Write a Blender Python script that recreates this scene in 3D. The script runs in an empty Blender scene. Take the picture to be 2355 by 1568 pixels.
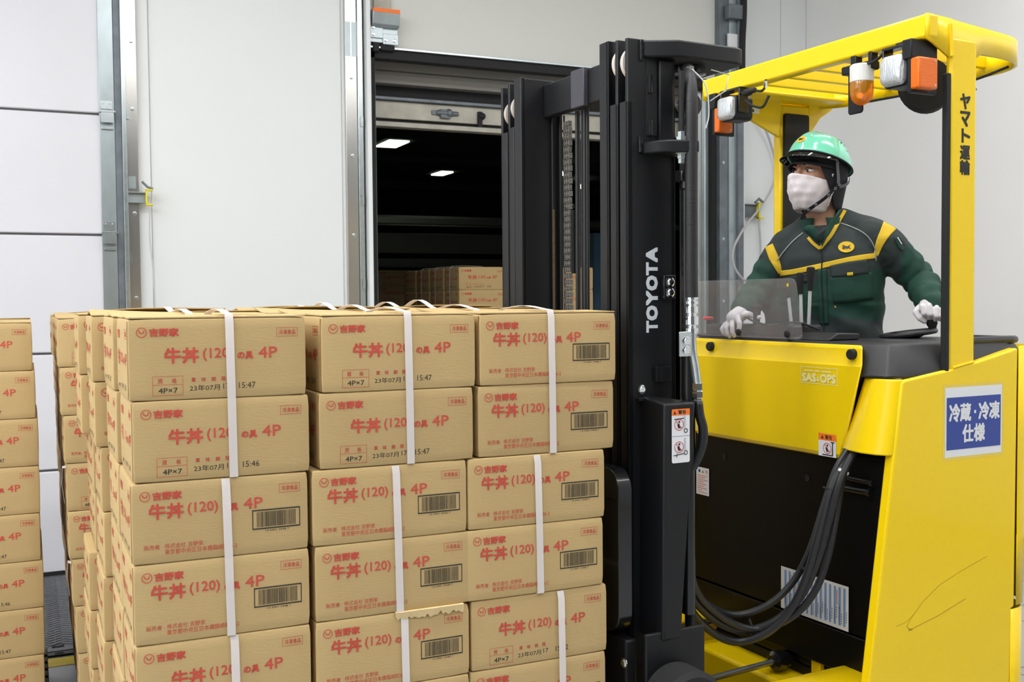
import bpy, bmesh, math, random
from mathutils import Vector, Matrix, Euler, noise
from mathutils.bvhtree import BVHTree
random.seed(7)
sc = bpy.context.scene
COL = sc.collection
rad = math.radians
# ------------------------------------------------------------------ camera
cam_d = bpy.data.cameras.new('camera'); cam = bpy.data.objects.new('camera', cam_d); COL.objects.link(cam)
YAW, PITCH, ROLL = rad(24.5), math.atan(95/2440), rad(0.477)
F0 = Vector((math.sin(YAW), math.cos(YAW), 0)); R0 = Vector((math.cos(YAW), -math.sin(YAW), 0)); U0 = Vector((0, 0, 1))
Fw = F0*math.cos(PITCH) - U0*math.sin(PITCH); U1 = U0*math.cos(PITCH) + F0*math.sin(PITCH)
Rw = R0*math.cos(ROLL) - U1*math.sin(ROLL); Uw = U1*math.cos(ROLL) + R0*math.sin(ROLL)
m = Matrix((Rw, Uw, -Fw)).transposed().to_4x4(); m.translation = Vector((0, 0, 1.523))
cam.matrix_world = m
cam_d.sensor_width = 36; cam_d.lens = 36*2440/2355; cam_d.clip_end = 60; cam_d.clip_start = .05
cam_d.dof.use_dof = True; cam_d.dof.focus_distance = 3.0; cam_d.dof.aperture_fstop = 10
sc.camera = cam
# ------------------------------------------------------------------ world, exposure, lights
w = bpy.data.worlds.new('world'); sc.world = w; w.use_nodes = True
w.node_tree.nodes['Background'].inputs[0].default_value = (.9, .95, 1, 1)
w.node_tree.nodes['Background'].inputs[1].default_value = .15
sc.view_settings.view_transform = 'Standard'; sc.view_settings.look = 'None'; sc.view_settings.gamma = 1
sc.view_settings.exposure = 0.0; sc.view_settings.use_curve_mapping = False
try:
    sc.cycles.max_bounces = 8; sc.cycles.diffuse_bounces = 4; sc.cycles.use_denoising = True
except Exception: pass
LAMPS = []
def area(name, loc, sx, sy, power, rot=(0, 0, 0), col=(.975, .985, 1.0)):
    d = bpy.data.lights.new(name, 'AREA'); d.shape = 'RECTANGLE'; d.size = sx; d.size_y = sy; d.energy = power; d.color = col
    o = bpy.data.objects.new(name, d); COL.objects.link(o); o.location = loc; o.rotation_euler = rot
    return o
LPOS = [(x, y) for y in (-2.6, -.4, 1.8, 3.5) for x in (-4.1, -1.5, 1.2, 3.9)]  # leftmost column of lamps is added to brighten the truck's front cover
LPOW = {-2.6: 7, -.4: 24, 1.8: 44, 3.5: 31, -4.1: 2.1, -1.5: 1.25, 1.2: .72, 3.9: .66}
for i, (x, y) in enumerate(LPOS):
    area('ceiling_light_glow', (x, y, 4.42), 1.9, .30, LPOW[y]*LPOW[x])
area('dark_room_light_glow', (3.75, 11.4, 3.2), .3, .6, 2.2, col=(.95, 1, .9))
area('dark_room_light_glow', (5.25, 13.8, 3.2), .3, .6, 2.2, col=(.95, 1, .9))
# ------------------------------------------------------------------ materials
def s2l(c):
    return tuple(((v/255)/12.92 if v/255 <= .04045 else ((v/255+.055)/1.055)**2.4) for v in c) + (1,)
MATS = {}
def mat(name, rgb, rough=.5, metal=0., bump=0., bscale=60., var=0., vscale=4., coat=0., emit=0., spec=.5, alpha=1., aniso=None, rnd=0.):
    if name in MATS: return MATS[name]
    mt = bpy.data.materials.new(name); mt.use_nodes = True; nt = mt.node_tree; N = nt.nodes; L = nt.links
    b = N['Principled BSDF']; c = s2l(rgb)
    b.inputs['Base Color'].default_value = c; b.inputs['Roughness'].default_value = rough; b.inputs['Metallic'].default_value = metal
    b.inputs['Coat Weight'].default_value = coat; b.inputs['Coat Roughness'].default_value = .08
    b.inputs['Specular IOR Level'].default_value = spec; b.inputs['Alpha'].default_value = alpha
    if emit: b.inputs['Emission Color'].default_value = c; b.inputs['Emission Strength'].default_value = emit
    tc = N.new('ShaderNodeTexCoord'); mp = N.new('ShaderNodeMapping'); L.new(tc.outputs['Object'], mp.inputs['Vector'])
    if aniso: mp.inputs['Scale'].default_value = aniso
    col_out = None
    if var:
        n = N.new('ShaderNodeTexNoise'); n.inputs['Scale'].default_value = vscale; n.inputs['Detail'].default_value = 5; L.new(mp.outputs[0], n.inputs['Vector'])
        mr = N.new('ShaderNodeMapRange'); mr.inputs['From Min'].default_value = .3; mr.inputs['From Max'].default_value = .7
        mr.inputs['To Min'].default_value = 1-var; mr.inputs['To Max'].default_value = 1+var*.5; L.new(n.outputs['Fac'], mr.inputs['Value'])
        mx = N.new('ShaderNodeMix'); mx.data_type = 'RGBA'; mx.blend_type = 'MULTIPLY'; mx.inputs['Factor'].default_value = 1
        mx.inputs['A'].default_value = c; L.new(mr.outputs[0], mx.inputs['B']); col_out = mx.outputs['Result']
        L.new(col_out, b.inputs['Base Color'])
        m2 = N.new('ShaderNodeMath'); m2.operation = 'MULTIPLY_ADD'; L.new(n.outputs['Fac'], m2.inputs[0]); m2.inputs[1].default_value = var*.5; m2.inputs[2].default_value = rough-var*.25
        L.new(m2.outputs[0], b.inputs['Roughness'])
    if rnd:
        oi = N.new('ShaderNodeObjectInfo'); h = N.new('ShaderNodeHueSaturation')
        mr2 = N.new('ShaderNodeMapRange'); mr2.inputs['To Min'].default_value = 1-rnd; mr2.inputs['To Max'].default_value = 1+rnd*.4
        L.new(oi.outputs['Random'], mr2.inputs['Value']); L.new(mr2.outputs[0], h.inputs['Value'])
        if col_out: L.new(col_out, h.inputs['Color'])
        else: h.inputs['Color'].default_value = c
        L.new(h.outputs[0], b.inputs['Base Color'])
    if bump:
        n3 = N.new('ShaderNodeTexNoise'); n3.inputs['Scale'].default_value = bscale; n3.inputs['Detail'].default_value = 3; L.new(mp.outputs[0], n3.inputs['Vector'])
        bp = N.new('ShaderNodeBump'); bp.inputs['Strength'].default_value = bump; bp.inputs['Distance'].default_value = .004
        L.new(n3.outputs['Fac'], bp.inputs['Height']); L.new(bp.outputs[0], b.inputs['Normal'])
    MATS[name] = mt; return mt
M_wall = mat('white_wall_panel', (228, 231, 232), .38, var=.02, vscale=1.2, spec=.4)
M_door = mat('dock_door_panel', (220, 220, 227), .42, var=.02, vscale=2, bump=.05, bscale=150)
M_rwall = mat('pale_side_wall', (236, 235, 234), .33, var=.03, vscale=.8, spec=.5)
M_floor = mat('grey_tile_floor', (172, 174, 177), .35, var=.06, vscale=3)
M_joint = mat('dark_floor_joint', (105, 108, 110), .8)
M_galv = mat('galvanised_steel', (176, 186, 190), .34, .75, var=.16, vscale=9, aniso=(1, 1, .5))
M_galvd = mat('dull_galvanised_steel', (120, 127, 133), .5, .6, var=.22, vscale=14)
M_stain = mat('stainless_steel', (205, 203, 200), .2, .9, var=.06, vscale=30, aniso=(8, 8, .15))
M_zinc = mat('zinc_bright', (205, 214, 216), .22, .85, var=.1, vscale=40)
M_chrome = mat('bright_chrome', (235, 238, 240), .09, 1.)
M_seal = mat('black_rubber', (22, 23, 25), .75)
M_grime = mat('dusty_cream_steel', (176, 172, 160), .45, .25, var=.2, vscale=9)
M_dgrey = mat('dim_grey_paint', (122, 119, 113), .6, var=.05, vscale=3)
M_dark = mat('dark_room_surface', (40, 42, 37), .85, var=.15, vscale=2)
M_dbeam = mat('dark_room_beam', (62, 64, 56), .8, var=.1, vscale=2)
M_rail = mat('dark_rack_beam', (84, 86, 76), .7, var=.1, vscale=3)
M_lamp = mat('lit_lamp_panel', (236, 250, 226), .5, emit=5.)
M_tube = mat('fluorescent_diffuser', (255, 252, 245), .5, emit=7.)
M_lev = mat('dark_checker_plate', (100, 98, 102), .4, .5, var=.15, vscale=20)
M_yline = mat('yellow_floor_paint', (232, 205, 40), .6, var=.12, vscale=20)
M_carton = mat('corrugated_card', (190, 163, 114), .72, var=.05, vscale=3.5, bump=.10, bscale=330, aniso=(.18, .18, 1), spec=.25, rnd=.07)
M_cartin = mat('raw_card_edge', (152, 118, 72), .85, var=.15, vscale=60)
M_red = mat('red_ink', (200, 84, 70), .7, var=.12, vscale=90, spec=.2)
M_blk = mat('black_ink', (58, 58, 52), .7, var=.2, vscale=90, spec=.2)
M_pallet = mat('green_plastic_pallet', (60, 84, 76), .6, bump=.05)
M_yel = mat('yellow_truck_paint', (246, 209, 8), .30, coat=.16, spec=.35, var=.015, vscale=1.5, bump=.012, bscale=220)
M_bpaint = mat('satin_black_steel', (20, 21, 24), .45, spec=.35, bump=.02, bscale=120)
M_bgloss = mat('gloss_black_steel', (19, 20, 22), .25, coat=.4)
M_bplate = mat('dark_battery_plate', (10, 10, 11), .34, spec=.22)
M_plast = mat('charcoal_textured_plastic', (38, 38, 41), .42, bump=.12, bscale=900)
M_rub = mat('black_hose_rubber', (30, 31, 34), .42)
M_chain = mat('oiled_chain_steel', (130, 128, 124), .45, .5)
M_steel = mat('plain_steel', (165, 172, 178), .3, .85, var=.08, vscale=20)
M_white = mat('white_sticker', (226, 228, 230), .45)
M_yell = mat('yellow_plastic', (226, 212, 40), .4)
M_blue = mat('blue_print', (40, 66, 150), .4)
M_lblue = mat('pale_blue_print', (126, 156, 208), .5)
M_orange = mat('orange_print', (244, 120, 34), .45)
M_ink = mat('near_black_print', (25, 26, 28), .5)
M_pink = mat('faded_red_print', (222, 150, 150), .5)
M_lettw = mat('white_vinyl_lettering', (214, 220, 226), .4)
M_pale = mat('pale_outline_print', (240, 232, 160), .4)
M_redk = mat('red_button_plastic', (222, 52, 56), .4)
def trans_mat(name, tint, fac_t, dif, facd, rough=.05, glossf=.08):
    mt = bpy.data.materials.new(name); mt.use_nodes = True; nt = mt.node_tree; N = nt.nodes; L = nt.links
    for n in list(N):
        if n.type != 'OUTPUT_MATERIAL': N.remove(n)
    out = N['Material Output']; t = N.new('ShaderNodeBsdfTransparent'); t.inputs[0].default_value = tint
    d = N.new('ShaderNodeBsdfDiffuse'); d.inputs[0].default_value = dif
    g = N.new('ShaderNodeBsdfGlossy'); g.inputs['Roughness'].default_value = rough
    m1 = N.new('ShaderNodeMixShader'); m1.inputs[0].default_value = facd; L.new(t.outputs[0], m1.inputs[1]); L.new(d.outputs[0], m1.inputs[2])
    fr = N.new('ShaderNodeValue'); fr.outputs[0].default_value = glossf
    m2 = N.new('ShaderNodeMixShader'); L.new(fr.outputs[0], m2.inputs[0]); L.new(m1.outputs[0], m2.inputs[1]); L.new(g.outputs[0], m2.inputs[2])
    L.new(m2.outputs[0], out.inputs[0]); MATS[name] = mt; return mt
M_acryl = trans_mat('clear_acrylic_sheet', (.96, .96, .97, 1), 1, (.74, .74, .78, 1), .085, glossf=.045)
M_strap = trans_mat('white_packing_band', (.92, .9, .88, 1), 1, (.95, .90, .89, 1), .56, rough=.3)
M_amber = trans_mat('amber_plastic', (1., .55, .05, 1), 1, (.92, .36, .02, 1), .42, rough=.08)
M_ambers = mat('amber_solid_lens', (234, 108, 0), .25, coat=.1, bump=.35, bscale=160, aniso=(.2, .2, 3))
M_visor = trans_mat('smoked_visor', (.12, .13, .13, 1), 1, (.02, .02, .02, 1), .3)
M_head = mat('reflector_glass', (214, 219, 222), .18, .5, coat=.8, bump=.9, bscale=60, aniso=(3, 3, .6))
M_glow = mat('amber_bulb_glow', (255, 130, 20), .4, emit=1.5)
M_skin = mat('skin', (196, 148, 120), .5, var=.04, vscale=30)
M_hood = mat('navy_black_cloth', (26, 27, 34), .85, bump=.1, bscale=300)
M_green = mat('dark_green_cloth', (22, 66, 54), .8, var=.10, vscale=14, bump=.25, bscale=22)
M_slate = mat('dark_slate_cloth', (44, 55, 55), .8, var=.08, vscale=14, bump=.25, bscale=22)
M_ycloth = mat('yellow_cloth', (226, 188, 42), .75, bump=.1, bscale=80)
M_grayp = mat('grey_piping', (150, 154, 150), .6)
M_helm = mat('mint_green_helmet', (118, 216, 184), .18, coat=.6)
M_mask = mat('white_mask_fabric', (236, 228, 232), .8, bump=.15, bscale=120)
M_glove = mat('white_cotton_glove', (226, 222, 226), .85, bump=.12, bscale=260)
M_web = mat('grey_webbing', (104, 106, 114), .7, bump=.2, bscale=400)
# ------------------------------------------------------------------ mesh helpers
class MB:
    def __init__(s): s.v = []; s.f = []; s.mi = []; s.cur = 0; s.X = None
    def add(s, vs, fs):
        o = len(s.v)
        if s.X is not None: vs = [s.X @ Vector(v) for v in vs]
        s.v += [tuple(v) for v in vs]; s.f += [tuple(i+o for i in f) for f in fs]; s.mi += [s.cur]*len(fs); return s
    def box(s, a, b, rz=0., piv=None):
        (x0, y0, z0), (x1, y1, z1) = a, b
        vs = [Vector(p) for p in ((x0,y0,z0),(x1,y0,z0),(x1,y1,z0),(x0,y1,z0),(x0,y0,z1),(x1,y0,z1),(x1,y1,z1),(x0,y1,z1))]
        if rz:
            c = Vector(piv) if piv else Vector(((x0+x1)/2, (y0+y1)/2, 0)); r = Matrix.Rotation(rz, 3, 'Z'); vs = [r @ (v-c) + c for v in vs]
        return s.add(vs, [(0,3,2,1),(4,5,6,7),(0,1,5,4),(1,2,6,5),(2,3,7,6),(3,0,4,7)])
    def prism(s, poly, fn, d0, d1):
        """poly: 2D outline; fn(u,v,d) -> point"""
        n = len(poly); vs = [fn(u, v, d0) for u, v in poly] + [fn(u, v, d1) for u, v in poly]
        fs = [tuple(range(n))[::-1], tuple(range(n, 2*n))] + [(i, (i+1) % n, n+(i+1) % n, n+i) for i in range(n)]
        return s.add(vs, fs)
    def tube(s, pts, r, seg=8, caps=True, closed=False):
        pts = [Vector(p) for p in pts]; n = len(pts); rs = r if isinstance(r, (list, tuple)) else [r]*n
        up = None; vs = []; fs = []
        for i, p in enumerate(pts):
            if closed: t = pts[(i+1) % n]-pts[i-1]
            else: t = (pts[min(i+1, n-1)]-pts[max(i-1, 0)])
            t.normalize()
            if up is None: up = t.orthogonal().normalized()
            else:
                up = up - t*up.dot(t); up = up.normalized() if up.length > 1e-6 else t.orthogonal().normalized()
            sd = t.cross(up)
            for k in range(seg):
                a = 2*math.pi*k/seg; vs.append(p + (up*math.cos(a)+sd*math.sin(a))*rs[i])
        R = n if closed else n-1
        for i in range(R):
            j = (i+1) % n
            for k in range(seg):
                fs.append((i*seg+k, i*seg+(k+1) % seg, j*seg+(k+1) % seg, j*seg+k))
        if caps and not closed: fs += [tuple(range(seg))[::-1], tuple(range((n-1)*seg, n*seg))]
        return s.add(vs, fs)
    def cyl(s, a, b, r, seg=16): return s.tube([a, b], r, seg)
    def lathe(s, o, ax, prof, seg=20):
        """prof: list of (distance along axis, radius)"""
        o = Vector(o); ax = Vector(ax).normalized(); u = ax.orthogonal().normalized(); v = ax.cross(u); vs = []; fs = []
        for h, r in prof:
            for k in range(seg):
                a = 2*math.pi*k/seg; vs.append(o+ax*h+(u*math.cos(a)+v*math.sin(a))*max(r, 1e-5))
        n = len(prof)
        for i in range(n-1):
            for k in range(seg): fs.append((i*seg+k, i*seg+(k+1) % seg, (i+1)*seg+(k+1) % seg, (i+1)*seg+k))
        fs += [tuple(range(seg))[::-1], tuple(range((n-1)*seg, n*seg))]
        return s.add(vs, fs)
    def ribbon(s, pts, side, w, th=.0012):
        """flat band with thickness; side: vector or per-point vectors"""
        pts = [Vector(p) for p in pts]; n = len(pts); vs = []; fs = []
        for i, p in enumerate(pts):
            sd = Vector(side[i] if isinstance(side[0], (list, tuple, Vector)) else side).normalized()
            t = (pts[min(i+1, n-1)]-pts[max(i-1, 0)]).normalized(); nn = t.cross(sd).normalized()
            for a, b in ((-1, -1), (1, -1), (1, 1), (-1, 1)): vs.append(p+sd*w/2*a+nn*th/2*b)
        for i in range(n-1):
            for k in range(4): fs.append((i*4+k, i*4+(k+1) % 4, i*4+4+(k+1) % 4, i*4+4+k))
        fs += [(3, 2, 1, 0), tuple(range(4*n-4, 4*n))]
        return s.add(vs, fs)
    def grid(s, rows, closed_u=False):
        n = len(rows); k = len(rows[0]); vs = [p for r in rows for p in r]; fs = []
        for i in range(n-1):
            for j in range(k if closed_u else k-1): fs.append((i*k+j, i*k+(j+1) % k, (i+1)*k+(j+1) % k, (i+1)*k+j))
        return s.add(vs, fs)
    def mesh(s, name, mats, smooth=35):
        me = bpy.data.meshes.new(name); me.from_pydata(s.v, [], s.f)
        for mm in (mats if isinstance(mats, (list, tuple)) else [mats]): me.materials.append(mm)
        if any(s.mi): me.polygons.foreach_set('material_index', s.mi)
        fixn(me)
        if smooth:
            me.polygons.foreach_set('use_smooth', [True]*len(me.polygons)); me.set_sharp_from_angle(angle=rad(smooth))
        me.update(); return me
def fixn(me):
    bm = bmesh.new(); bm.from_mesh(me); bmesh.ops.recalc_face_normals(bm, faces=bm.faces[:]); bm.to_mesh(me); bm.free()
def link(name, me, parent=None, loc=(0,0,0), rot=(0,0,0), bevel=0, seg=2, **props):
    o = bpy.data.objects.new(name, me); COL.objects.link(o); o.location = loc; o.rotation_euler = rot
    if parent: o.parent = parent
    if bevel:
        b = o.modifiers.new('bevel', 'BEVEL'); b.width = bevel; b.segments = seg; b.limit_method = 'ANGLE'; b.angle_limit = rad(40); b.harden_normals = False
    for k, v in props.items(): o[k] = v
    return o
def ob(name, mb, mats, parent=None, bevel=0, smooth=35, **props):
    loc = props.pop('loc', (0,0,0)); rot = props.pop('rot', (0,0,0))
    return link(name, mb.mesh(name, mats, smooth), parent, loc, rot, bevel, **props)
def empty(name, loc, rz=0., **props):
    o = bpy.data.objects.new(name, None); COL.objects.link(o); o.location = loc; o.rotation_euler = (0, 0, rz); o.empty_display_size = .1
    for k, v in props.items(): o[k] = v
    return o
_tc = {}
def text_geo(s, bold=0.):
    key = (s, bold)
    if key in _tc: return _tc[key]
    cu = bpy.data.curves.new('txt', 'FONT'); cu.body = s; cu.size = 1; cu.resolution_u = 2; cu.offset = bold; cu.fill_mode = 'FRONT' if hasattr(cu, 'fill_mode') else cu.fill_mode
    o = bpy.data.objects.new('txt', cu); COL.objects.link(o)
    dg = bpy.context.evaluated_depsgraph_get(); me = o.evaluated_get(dg).to_mesh()
    vs = [v.co.copy() for v in me.vertices]; fs = [tuple(p.vertices) for p in me.polygons]
    x0 = min(v.x for v in vs); x1 = max(v.x for v in vs); y0 = min(v.y for v in vs); y1 = max(v.y for v in vs)
    vs = [((v.x-x0)/(x1-x0), (v.y-y0)/(y1-y0)) for v in vs]
    o.evaluated_get(dg).to_mesh_clear(); bpy.data.objects.remove(o); bpy.data.curves.remove(cu)
    _tc[key] = (vs, fs); return _tc[key]
class Print:
    """flat ink on a surface: fn(u,v) maps to 3D points lying on the surface"""
    def __init__(s, fn, asp=1.): s.mb = MB(); s.fn = fn; s.asp = asp
    def text(s, t, x0, y0, x1, y1, ink=0, bold=0., rot=0):
        vs, fs = text_geo(t); s.mb.cur = ink; dv = bold*abs(y1-y0)*.75; du = dv/s.asp
        if rot == 90: vs = [(1-v, u) for u, v in vs]
        ofs = ([(i, j) for i in (-1, 0, 1) for j in (-1, 0, 1)] if bold >= .04 else [(-1, -1), (1, -1), (1, 1), (-1, 1)]) if bold else [(0, 0)]
        c, pu, pv = (Vector(s.fn(*p)) for p in ((x0, y0), (x0+.001, y0), (x0, y0+.001)))
        nn = (pu-c).cross(pv-c).normalized(); nn = nn if nn.dot(Vector((-1, -1, 1))) > 0 else -nn
        for k, (a, b) in enumerate(ofs):   # overprinted copies make the heavy strokes, each a hair above the last
            s.mb.add([Vector(s.fn(x0+(x1-x0)*u+a*du, y0+(y1-y0)*v+b*dv))+nn*(k*.00004) for u, v in vs], fs)
    def rect(s, x0, y0, x1, y1, ink=0):
        s.mb.cur = ink; s.mb.add([s.fn(x0,y0), s.fn(x1,y0), s.fn(x1,y1), s.fn(x0,y1)], [(0,1,2,3)])
    def frame(s, x0, y0, x1, y1, t, ink=0, ty=None):
        ty = ty or t
        s.rect(x0,y0,x1,y0+ty,ink); s.rect(x0,y1-ty,x1,y1,ink); s.rect(x0,y0+ty,x0+t,y1-ty,ink); s.rect(x1-t,y0+ty,x1,y1-ty,ink)
    def poly(s, pts, ink=0):
        s.mb.cur = ink; s.mb.add([s.fn(*p) for p in pts], [tuple(range(len(pts)))])
    def ring(s, cx, cy, rx, ry, t, ink=0, n=28, a0=0, a1=360):
        s.mb.cur = ink; vs = []; fs = []; full = abs(a1-a0) >= 360
        k = n if full else n+1
        for i in range(k):
            a = rad(a0+(a1-a0)*i/n); vs += [s.fn(cx+rx*math.cos(a), cy+ry*math.sin(a)), s.fn(cx+(rx-t)*math.cos(a), cy+(ry-t*ry/rx)*math.sin(a))]
        for i in range(n): j = (i+1) % k; fs.append((2*i, 2*j, 2*j+1, 2*i+1))
        s.mb.add(vs, fs)
    def disc(s, cx, cy, rx, ry, ink=0, n=24):
        s.poly([(cx+rx*math.cos(2*math.pi*i/n), cy+ry*math.sin(2*math.pi*i/n)) for i in range(n)], ink)
    def line(s, a, b, t, ink=0):
        a = Vector(a); b = Vector(b); d = (b-a).normalized()*t/2; q = Vector((-d.y, d.x)); s.poly([tuple(a-q), tuple(b-q), tuple(b+q), tuple(a+q)], ink)
def done(pr, name, mats, parent=None, **props):
    me = bpy.data.meshes.new(name); me.from_pydata(pr.mb.v, [], pr.mb.f)
    for mm in mats: me.materials.append(mm)
    me.polygons.foreach_set('material_index', pr.mb.mi); me.update()
    if parent == 'mesh': return me
    return link(name, me, parent, **props)
def spline(pts, n=10):
    pts = [Vector(p) for p in pts]; out = []
    P = [pts[0]*2-pts[1]]+pts+[pts[-1]*2-pts[-2]]
    for i in range(1, len(P)-2):
        a, b, c, d = P[i-1:i+3]
        for k in range(n):
            t = k/n; out.append(.5*((2*b)+(-a+c)*t+(2*a-5*b+4*c-d)*t*t+(-a+3*b-3*c+d)*t**3))
    out.append(pts[-1]); return out
def rrect(x0, y0, x1, y1, r, n=5, corners=(1,1,1,1)):
    out = []
    for (cx, cy, a0, on) in ((x0+r, y0+r, 180, corners[0]), (x1-r, y0+r, 270, corners[1]), (x1-r, y1-r, 0, corners[2]), (x0+r, y1-r, 90, corners[3])):
        if on:
            for i in range(n+1): a = rad(a0+90*i/n); out.append((cx+r*math.cos(a), cy+r*math.sin(a)))
        else: out.append((x0 if a0 in (180, 90) else x1, y0 if a0 in (180, 270) else y1))
    return out
XY = lambda u, v, d: (u, v, d)
XZ = lambda u, v, d: (u, d, v)
YZ = lambda u, v, d: (d, u, v)
def bolt(mb, p, ax, r=.009, h=.006, washer=True):
    p = Vector(p); ax = Vector(ax).normalized()
    if washer: mb.lathe(p, ax, [(0, r*1.35), (.002, r*1.35), (.003, r*.9)], 16)
    mb.lathe(p, ax, [(0, r), (h*.8, r), (h, r*.8)], 6)
# ================================================================== SETTING
WY = 6.45
def struct(name, mb, mats, parent=None, **k):
    o = ob(name, mb, mats, parent, **k)
    if parent is None: o['kind'] = 'structure'
    return o
H = 4.6
M_back = mat('grey_warehouse_wall', (92, 92, 92), .7)
floor = struct('floor', MB().box((-5.5, -5, -.12), (5.45, 6.9, 0)), M_floor)
mb = MB()
for i in range(18):   # sawn floor joints, slightly sunk strips
    y = -4.4+i*.62; mb.box((2.9, y, -.001), (5.35, y+.006, .0006))
for i in range(9):
    x = 1.2+i*.6; mb.box((x, -4.6, -.001), (x+.006, 6.0, .0006))
ob('floor_joint', mb, M_joint, floor)
# back wall with the two dock openings
wb = MB()
for a, b in (((-5.5, 0), (-1.6, H)), ((-1.6, 3.5), (.36, H)), ((.60, 0), (1.94, H)), ((1.94, 3.09), (4.60, H)), ((4.60, 0), (5.6, H))):
    wb.box((a[0], WY, a[1]), (b[0], WY+.1, b[1]))
wall_back = struct('wall_back', wb, M_wall)
mb = MB(); mb.box((.663, WY-.006, 0), (1.79, WY-.001, H)); mb.box((-5.5, WY-.006, 0), (-1.7, WY-.001, H))
ob('wall_panel', mb, M_wall, wall_back, bevel=.002)
mb = MB(); mb.box((4.80, WY-.006, 0), (5.16, WY-.001, H)); mb.box((5.165, WY-.006, 0), (5.398, WY-.001, H)); ob('wall_panel', mb, M_wall, wall_back, bevel=.002)
mb = MB(); mb.box((1.97, WY-.008, 3.105), (4.6, WY-.001, H)); ob('wall_panel', mb, mat('header_panel', (212, 212, 207), .45), wall_back, bevel=.002)
wall_right = struct('wall_right', MB().box((5.4, -5, 0), (5.5, WY, H)), M_rwall)
mb = MB(); mb.box((5.385, -5, .055), (5.4, 6.44, .14)); struct('baseboard_right', mb, M_seal, bevel=.003)
struct('trim_1', MB().box((5.375, -5, 0.0), (5.4, 6.44, .048)), M_yline, bevel=.004)
struct('wall_left', MB().box((-5.6, -5, 0), (-5.5, WY, H)), M_wall)
struct('wall_front', MB().box((-5.5, -5.1, 0), (5.5, -5, H)), M_back)
struct('ceiling', MB().box((-5.6, -5.1, H), (5.5, WY+.1, H+.1)), M_wall)
for i, (x, y) in enumerate(LPOS):  # unseen fixtures, leftmost column added for extra light from that side
    e = empty('ceiling_light', (x, y, H-.03)); e['kind'] = 'structure'
    ob('lamp_housing', MB().box((-1.0, -.18, -.06), (1.0, .18, .03)), M_wall, e, bevel=.004)
    ob('lamp_diffuser', MB().box((-.95, -.15, -.075), (.95, .15, -.058)), M_tube, e, bevel=.01)
# left dock door: stacked insulated panels
door1 = empty('door_1', (0, 0, 0)); door1['kind'] = 'structure'
zs = [.02, .595, 1.245, 1.905, 2.58, 3.25, 3.55]
for i in range(6):
    ob('door_section', MB().box((-1.62, WY-.05, zs[i]+.006), (.40, WY+.03, zs[i+1]-.006)), M_door, door1, bevel=.006)
ob('door_joint', MB().box((-1.6, WY-.03, .02), (.398, WY+.02, 3.5)), mat('door_joint_grey', (120, 118, 118), .8), door1)  # grey core that shows in the gaps between door sections
mb = MB(); mb.box((-1.62, WY-.044, .30), (.40, WY-.043, .303)); ob('bottom_seal', MB().box((-1.62, WY-.055, -.0), (.41, WY+.03, .03)), M_seal, door1)
ob('edge_stile', MB().box((.388, WY-.062, .02), (.468, WY-.045, 3.5)), M_galv, door1, bevel=.002)
for z in zs[1:5]:
    mb = MB()
    mb.box((.396, WY-.068, z+.028), (.456, WY-.06, z+.075)); mb.box((.385, WY-.085, z+.008), (.472, WY-.062, z+.018))
    mb.prism([(z-.05, .03), (z+.0, .0), (z+.006, .03)], lambda u, v, d: (d, WY-.062-v, u), .395, .462)
    mb.box((.398, WY-.075, z-.085), (.46, WY-.06, z-.07))
    for dx in (.408, .444): bolt(mb, (dx, WY-.068, z+.06), (0, -1, 0), .005, .004, False)
    h = ob('door_hinge', mb, M_zinc, door1, bevel=.0015)
# vertical guide tracks (left opening right side)
def track(name, items):
    e = empty(name, (0, 0, 0)); e['kind'] = 'structure'
    for nm, a, b, mm in items: ob(nm, MB().box(a, b), mm, e, bevel=.002)
    return e
y = WY
t2 = track('trim_2', [('guide_channel', (.470, y-.06, 0), (.505, y+.06, H), M_galvd), ('guide_flange', (.505, y-.095, 0), (.528, y-.0, H), M_zinc),
    ('polished_jamb', (.530, y-.05, 0), (.592, y+.0, H), M_stain), ('jamb_edge', (.594, y-.02, 0), (.66, y-.001, H), M_wall)])
mb = MB()
for z in (.9, 1.55, 2.03, 2.62, 3.0): bolt(mb, (.565, y-.05, z), (0, -1, 0), .008, .006)
ob('screw_head', mb, M_zinc, t2)
mb = MB()
for z in (.8, 1.75, 2.56): mb.box((.532, y-.062, z), (.545, y-.05, z+.05))
ob('track_clip', mb, M_zinc, t2)
t3 = track('trim_3', [('jamb_lip', (1.797, y-.012, 0), (1.812, y-.001, H), M_wall), ('polished_jamb', (1.812, y-.035, 0), (1.884, y-.0, H), M_stain),
    ('guide_channel', (1.886, y-.05, 0), (1.918, y-.0, H), M_zinc), ('guide_slot', (1.918, y-.02, 0), (1.932, y+.02, H), M_seal), ('guide_flange', (1.932, y-.095, 0), (1.958, y-.02, H), M_wall),
    ('door_seal', (1.962, y-.03, 0), (2.004, y+.05, 3.09), M_seal), ('frame_post', (2.010, y+.1, 0), (2.046, y+.22, 3.09), mat('lilac_grey_paint', (158, 153, 158), .5))])
mb = MB()
for z in (1.3, 1.93, 2.42, 2.9): bolt(mb, (1.85, y-.035, z), (0, -1, 0), .008, .006)
for z in (1.2, 1.6, 2.12, 2.6): mb.box((1.898, y-.06, z), (1.915, y-.05, z+.06))
ob('screw_head', mb, M_zinc, t3)
mb = MB(); mb.box((1.81, y-.037, 3.03), (1.846, y-.034, 3.24)); mb.box((1.853, y-.037, 3.03), (1.885, y-.034, 3.24)); ob('cover_plate', mb, M_galv, t3)
mb = MB()
for i in range(36): mb.lathe((1.959, y-.06, .3+i*.08), (1, 0, 0), [(0, .004), (.004, .002)], 6)
ob('rivet', mb, M_zinc, t3)
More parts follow.
